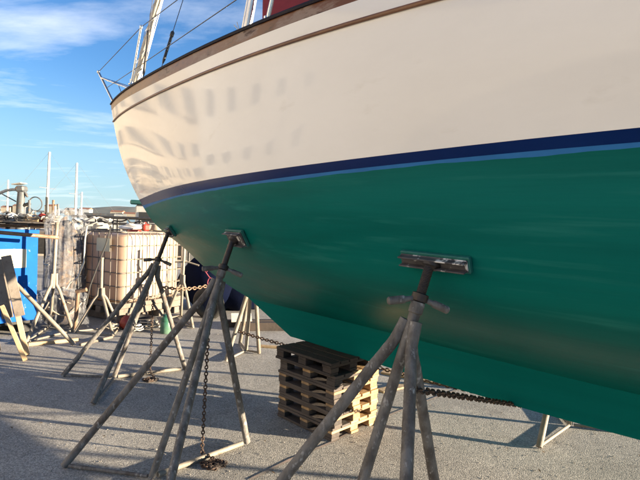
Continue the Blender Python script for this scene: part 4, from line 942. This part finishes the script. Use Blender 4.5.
obj('stay', MB().tube([dep(2, 194, wy), dep(16, 201.5, wy)], .012, 8), M['greypost'], wp)
obj('jib_arm', MB().tube([dep(22, 206, wy), dep(30, 203.5, wy)], .035, 8), M['black'], wp, smooth=True)
# hoop net
c = dep(35.5, 204, 9.3); hn = thing('hoop_net', (c.x, c.y, 0), 'thin round hoop standing up behind the skip', 'hoop')
obj('hoop', MB().torus(c, (0.1, 1, 0.05), .135, .011, 32, 6), M['greypost'], hn, smooth=True); obj('pole', MB().tube([Vector((c.x, c.y, 0)), c - Vector((0, 0, .13))], .018, 8), M['greypost'], hn, smooth=True)
# shelf of the rack, then bottles, tins and clutter standing on it
sh_a = dep(-45, 222, 8.75); sh_b = dep(58, 222, 8.75); shelf_z = dep(20, 221, 8.75).z; sh_a.z = sh_b.z = shelf_z - .016
mb = MB(); mb.beam(sh_a, sh_b, .42, .028); obj('shelf', mb, M['greywood'], t2)
def crate(px, w_, h_, mt, lb, Y=8.75, z=None):
    c = dep(px, 222, Y); c.z = shelf_z if z is None else z; t = thing('fish_crate', c, lb, 'crate')
    for sx, sy in ((0, -1), (0, 1), (-1, 0), (1, 0)):
        for k in range(3):
            mb = MB(); mb.box(c + Vector((sx * w_ / 2, sy * .14, h_ * (k + .5) / 3)), ((1, 0, 0), (0, 1, 0), (0, 0, 1)), (.012 if sx else w_, .012 if sy else .28, h_ / 3 - .014), .003); obj('slat', mb, mt, t)
    for sx in (-1, 1):
        for sy in (-1, 1): mb = MB(); mb.box(c + Vector((sx * (w_ / 2 - .016), sy * .124, h_ / 2)), ((1, 0, 0), (0, 1, 0), (0, 0, 1)), (.02, .02, h_), .002); obj('corner_post', mb, mt, t)
crate(2, .26, .10, M['greywood'], 'grey slatted crate on the rack by the left edge')
crate(36, .24, .09, M['tanwood'], 'pale slatted crate on the rack below the hoop')
crate(53, .20, .13, M['greywood'], 'tall grey crate at the right end of the rack')
for i, (px, top, mt, lb) in enumerate(((46.5, 197, 'black', 'black upright rod beside the tall distant mast'), (53, 200, 'rust', 'rusty upright rod at the right end of the rack'), (57.5, 204, 'greypost', 'short grey rod beside the wrapped bale'), (29, 200, 'greypost', 'thin grey rod left of the hoop'))):
    c = dep(px, 222, 8.98); c.z = 0; tag(obj('rod', MB().tube([c, dep(px + .4, top, 8.98)], .022, 8), M[mt], None, smooth=True), lb, 'rod')
rnd = random.Random(77)
def tangle(x0, x1, y, Y, n, mt, lb, amp=3.0, r=.012):
    ph = [rnd.uniform(0, 6.3) for _ in range(4)]; pts = []
    for i in range(n):
        q = i / (n - 1); pts.append(dep(x0 + (x1 - x0) * q + 1.6 * math.sin(q * 17 + ph[0]), y + amp * .6 * math.sin(q * 9 + ph[1]) + amp * .4 * math.sin(q * 23 + ph[2]), Y + .08 * math.sin(q * 13 + ph[3])))
    tag(obj('hose', MB().tube(pts, r, 7), mt, None, smooth=True), lb, 'hose')
tangle(-8, 34, 213.5, 8.62, 60, M['hose'], 'pale hose snaking along the rack at the left edge', 2.2)
tangle(24, 58, 216.5, 8.60, 60, M['rope'], 'dirty hose hanging over the right half of the rack', 3.2)
tangle(4, 30, 218.5, 8.58, 50, M['black'], 'black hose looped along the front of the rack', 3.0)
tangle(76, 112, 219.0, 7.2, 60, M['hose'], 'pale hose heaped over the left part of the tank top', 2.6, .013)
tangle(96, 140, 221.5, 7.35, 60, M['black'], 'black hose trailing over the tank top towards the stem', 2.2, .012)
tangle(60, 84, 222.0, 7.9, 50, M['rope'], 'dirty hose strung between bale and tank', 3.5, .012)
# odds and ends on the rack
for i, (px, py, mt, s, lb) in enumerate(((42, 213, 'red', .07, 'red plastic container on the rack behind the skip'), (31, 219, 'offwhite', .06, 'white tin on the rack behind the skip'), (26, 221, 'cream', .05, 'cream tin on the rack, left of the white one'), (10, 219, 'offwhite', .06, 'white bucket near the left edge on the rack'), (47.5, 205, 'blackfit', .05, 'black canister beside the left distant mast'))):
    c = dep(px, 222, 8.75); c.z = shelf_z; t = thing('container', c, lb, 'container'); mb = MB(); mb.lathe(c, [(s * .9, 0), (s, .01), (s, s * 1.7), (s * .6, s * 2.1), (s * .4, s * 2.2)], 14); obj('body', mb, M[mt], t, smooth=True)
    mb = MB(); mb.lathe(c + Vector((0, 0, s * 2.2)), [(s * .42, 0), (s * .42, s * .3), (s * .2, s * .32)], 10); obj('cap', mb, M['blackfit'], t, smooth=True)

# moored boats beyond the quay
def moored(px, ptop, pbase, Y, label, L=8.0, hull_mt='offwhite', rake=(0, 0), side=0):
    b = dep(px, pbase, Y); base = Vector((b.x, Y, -1.4)); t = thing('moored_boat', base, label, 'sailboat')
    mb = MB(); vs = []; fs = []; nst = 14; rows = [(0, .0), (.55, .25), (.92, .75), (1.0, 1.35)]
    for i in range(nst + 1):
        s = i / nst; x = -L / 2 + L * s; wd = 1.35 * (1 - abs(2 * s - .85) ** 2.6 * .8) if s < .93 else 1.35 * .25 * (1 - s) / .07 + .02
        wd = max(wd, .03)
        for sd_ in (1, -1):
            for (k, z) in rows: vs.append(base + Vector((x, sd_ * wd * k, z + (.25 * s * s if z > 1 else 0) - .1)))
    for i in range(nst):
        for sd_ in range(2):
            for k in range(3): a = i * 8 + sd_ * 4 + k; fs.append((a, a + 1, a + 9, a + 8))
        a = i * 8; fs.append((a + 3, a + 7, a + 15, a + 11))
    fs.append(tuple([0, 1, 2, 3, 7, 6, 5, 4])); mb.add(vs, fs); obj('hull', mb, M[hull_mt], t)
    mb = MB(); mb.box(base + Vector((-.2, 0, 1.75)), ((1, 0, 0), (0, 1, 0), (0, 0, 1)), (L * .42, 1.5, .5), .12); cb = obj('cabin', mb, M['offwhite'], t)
    for i in range(3):
        mb = MB(); mb.box(base + Vector((-1.2 + i * 1.0, -.755, 1.78)), ((1, 0, 0), (0, 1, 0), (0, 0, 1)), (.6, .02, .18), .008); obj('window', mb, M['glassdark'], cb)
    if ptop is not None:
        tp = dep(px + rake[0], ptop, Y); mb = MB(); mb.tube([base + Vector((0, 0, 1.2)), tp], [.085, .06], 10); ms_ = obj('mast', mb, M['offwhite'], t, smooth=True)
        for sx in (-L / 2 + .1, L / 2 - .1): obj('stay', MB().tube([tp, base + Vector((sx, 0, 1.4))], .004, 4), M['alu'], t)
        sp = base.lerp(tp, .62) + Vector((0, 0, .4)); obj('spreader', MB().tube([sp - Vector((.0, .8, 0)), sp + Vector((.0, .8, 0))], .02, 6), M['alu'], t)
    return t
moored(46, 152, 215, 27, 'moored sailing boat with the tallest distant mast, behind the bale', rake=(3.5, 0))
moored(75, 163, 217, 30, 'moored sailing boat with the second tall mast, left of the tank', rake=(2.0, 0))
moored(81, 192, 217, 40, 'farther moored boat with a short mast just right of the second tall one', rake=(.8, 0), L=6)
moored(7, 180, 213, 38, 'moored boat with a thin mast at the far left edge', rake=(1.2, 0))
# wheelhouse with green roof beside the stem
c = dep(134, 212, 24); wh = thing('moored_workboat', (c.x + 2.0, 24, -1.4), 'moored workboat with green-roofed wheelhouse just left of the stem', 'boat')
B0 = wh.location
mb = MB(); mb.box(B0 + Vector((0, 0, .8)), ((1, 0, 0), (0, 1, 0), (0, 0, 1)), (6, 2.4, 1.6), .3); obj('hull', mb, M['tarp'], wh)
mb = MB(); mb.box(B0 + Vector((-1, 0, 2.55)), ((1, 0, 0), (0, 1, 0), (0, 0, 1)), (1.3, 1.6, 2.0), .08); obj('wheelhouse', mb, M['offwhite'], wh)
mb = MB(); mb.box(B0 + Vector((-1.05, 0, 3.66)), ((1, 0, 0), (0, 1, 0), (0, 0, 1)), (1.6, 1.9, .22), .05); obj('roof', mb, M['greenpaint'], wh)
mb = MB(); mb.box(B0 + Vector((-1, -.81, 2.95)), ((1, 0, 0), (0, 1, 0), (0, 0, 1)), (.9, .03, .5), .01); obj('window', mb, M['glassdark'], wh)

# harbour houses on the far shore, left
rnd = random.Random(31)
ords = ['first', 'second', 'third', 'fourth', 'fifth', 'sixth', 'seventh', 'eighth', 'ninth', 'tenth', 'eleventh', 'twelfth']
for i in range(10):
    x = -515 + 24 * i
    Y = 780 + rnd.uniform(-40, 50); wd = rnd.uniform(14, 22); hh = rnd.uniform(6, 13); c = Vector((x + rnd.uniform(-3, 3), Y, 0)); pale = i % 3 == 0
    t = thing('shore_house', c + Vector((0, 0, -1.4)), '%s house from the left on the far shore, %s walls and tiled roof' % (ords[i], 'white' if pale else 'beige'), 'house', 'houses along the far shore')
    mb = MB(); mb.box(c + Vector((0, 0, hh / 2 - 1.4)), ((1, 0, 0), (0, 1, 0), (0, 0, 1)), (wd, 12, hh), .1); obj('wall', mb, M['offwhite'] if pale else M['stone'], t)
    mb = MB(); z = hh - 1.4; a = wd / 2 + .5
    mb.add([c + Vector((-a, -6.5, z)), c + Vector((a, -6.5, z)), c + Vector((a, 6.5, z)), c + Vector((-a, 6.5, z)), c + Vector((-a, 0, z + 2.6)), c + Vector((a, 0, z + 2.6))], [(0, 1, 5, 4), (2, 3, 4, 5), (0, 4, 3), (1, 2, 5), (0, 3, 2, 1)]); obj('roof', mb, M['rooftile'], t)

# shed added out of view: its wall bounces sunlight onto the topsides
wx = -21.0
wh2 = thing('bounce_shed', (wx - 5, -10, 0), 'added unseen shed on the left, its tall plain wall bouncing light onto the topside', 'added building')
mb = MB(); mb.box((wx - 5, -14, 6.5), ((1, 0, 0), (0, 1, 0), (0, 0, 1)), (10, 62, 13), .05); obj('wall', mb, M['plaster'], wh2)
mb = MB(); mb.add([(wx + .4, -45.4, 13), (wx + .4, 17.4, 13), (wx - 10.4, 17.4, 13), (wx - 10.4, -45.4, 13), (wx - 5, -45.4, 15.5), (wx - 5, 17.4, 15.5)], [(0, 1, 5, 4), (2, 3, 4, 5), (0, 4, 3), (1, 2, 5), (0, 3, 2, 1)]); obj('roof', mb, M['rooftile'], wh2)
for i in range(5):
    for z in (3.6, 7.4):
        y = 6.4 + i * 2.25
        mb = MB(); mb.box((wx + .03, y, z), ((0, 1, 0), (0, 0, 1), (1, 0, 0)), (1.1, 1.5, .08), .01); wn = obj('window', mb, M['offwhite'], wh2)
        mb = MB(); mb.box((wx + .075, y, z), ((0, 1, 0), (0, 0, 1), (1, 0, 0)), (.94, 1.34, .02), .004); obj('pane', mb, M['glassdark'], wn)

# block added out of view farther left, to reflect in the bow
sheet('ground', -90, -20, 17.5, 60, -.004, M['ground'])
ab = thing('reflection_block', (-30, 27, 0), 'added beige block out of view on the left, for reflections in the bow', 'added building')
mb = MB(); mb.box((-31, 29, 5.5), ((1, 0, 0), (0, 1, 0), (0, 0, 1)), (9, 18, 11), .05); obj('wall', mb, M['ochre'], ab)
mb = MB(); mb.box((-31, 29, 11.15), ((1, 0, 0), (0, 1, 0), (0, 0, 1)), (9.6, 18.6, .3), .03); obj('roof', mb, M['rooftile'], ab)
for fl in range(3):
    for k in range(7):
        y = 21.3 + k * 2.5; z = 2.2 + fl * 3.3
        mb = MB(); mb.box((-26.46, y, z), ((0, 1, 0), (0, 0, 1), (1, 0, 0)), (1.25, 1.75, .08), .01); wn = obj('window', mb, M['ochre'], ab)
        mb = MB(); mb.box((-26.41, y, z), ((0, 1, 0), (0, 0, 1), (1, 0, 0)), (1.05, 1.55, .02), .004); obj('pane', mb, M['glassdark'], wn)
        if k % 2 == fl % 2:
            mb = MB(); mb.box((-26.0, y, z - .95), ((0, 1, 0), (0, 0, 1), (1, 0, 0)), (1.7, .12, .9), .01); obj('balcony', mb, M['ochre'], ab)
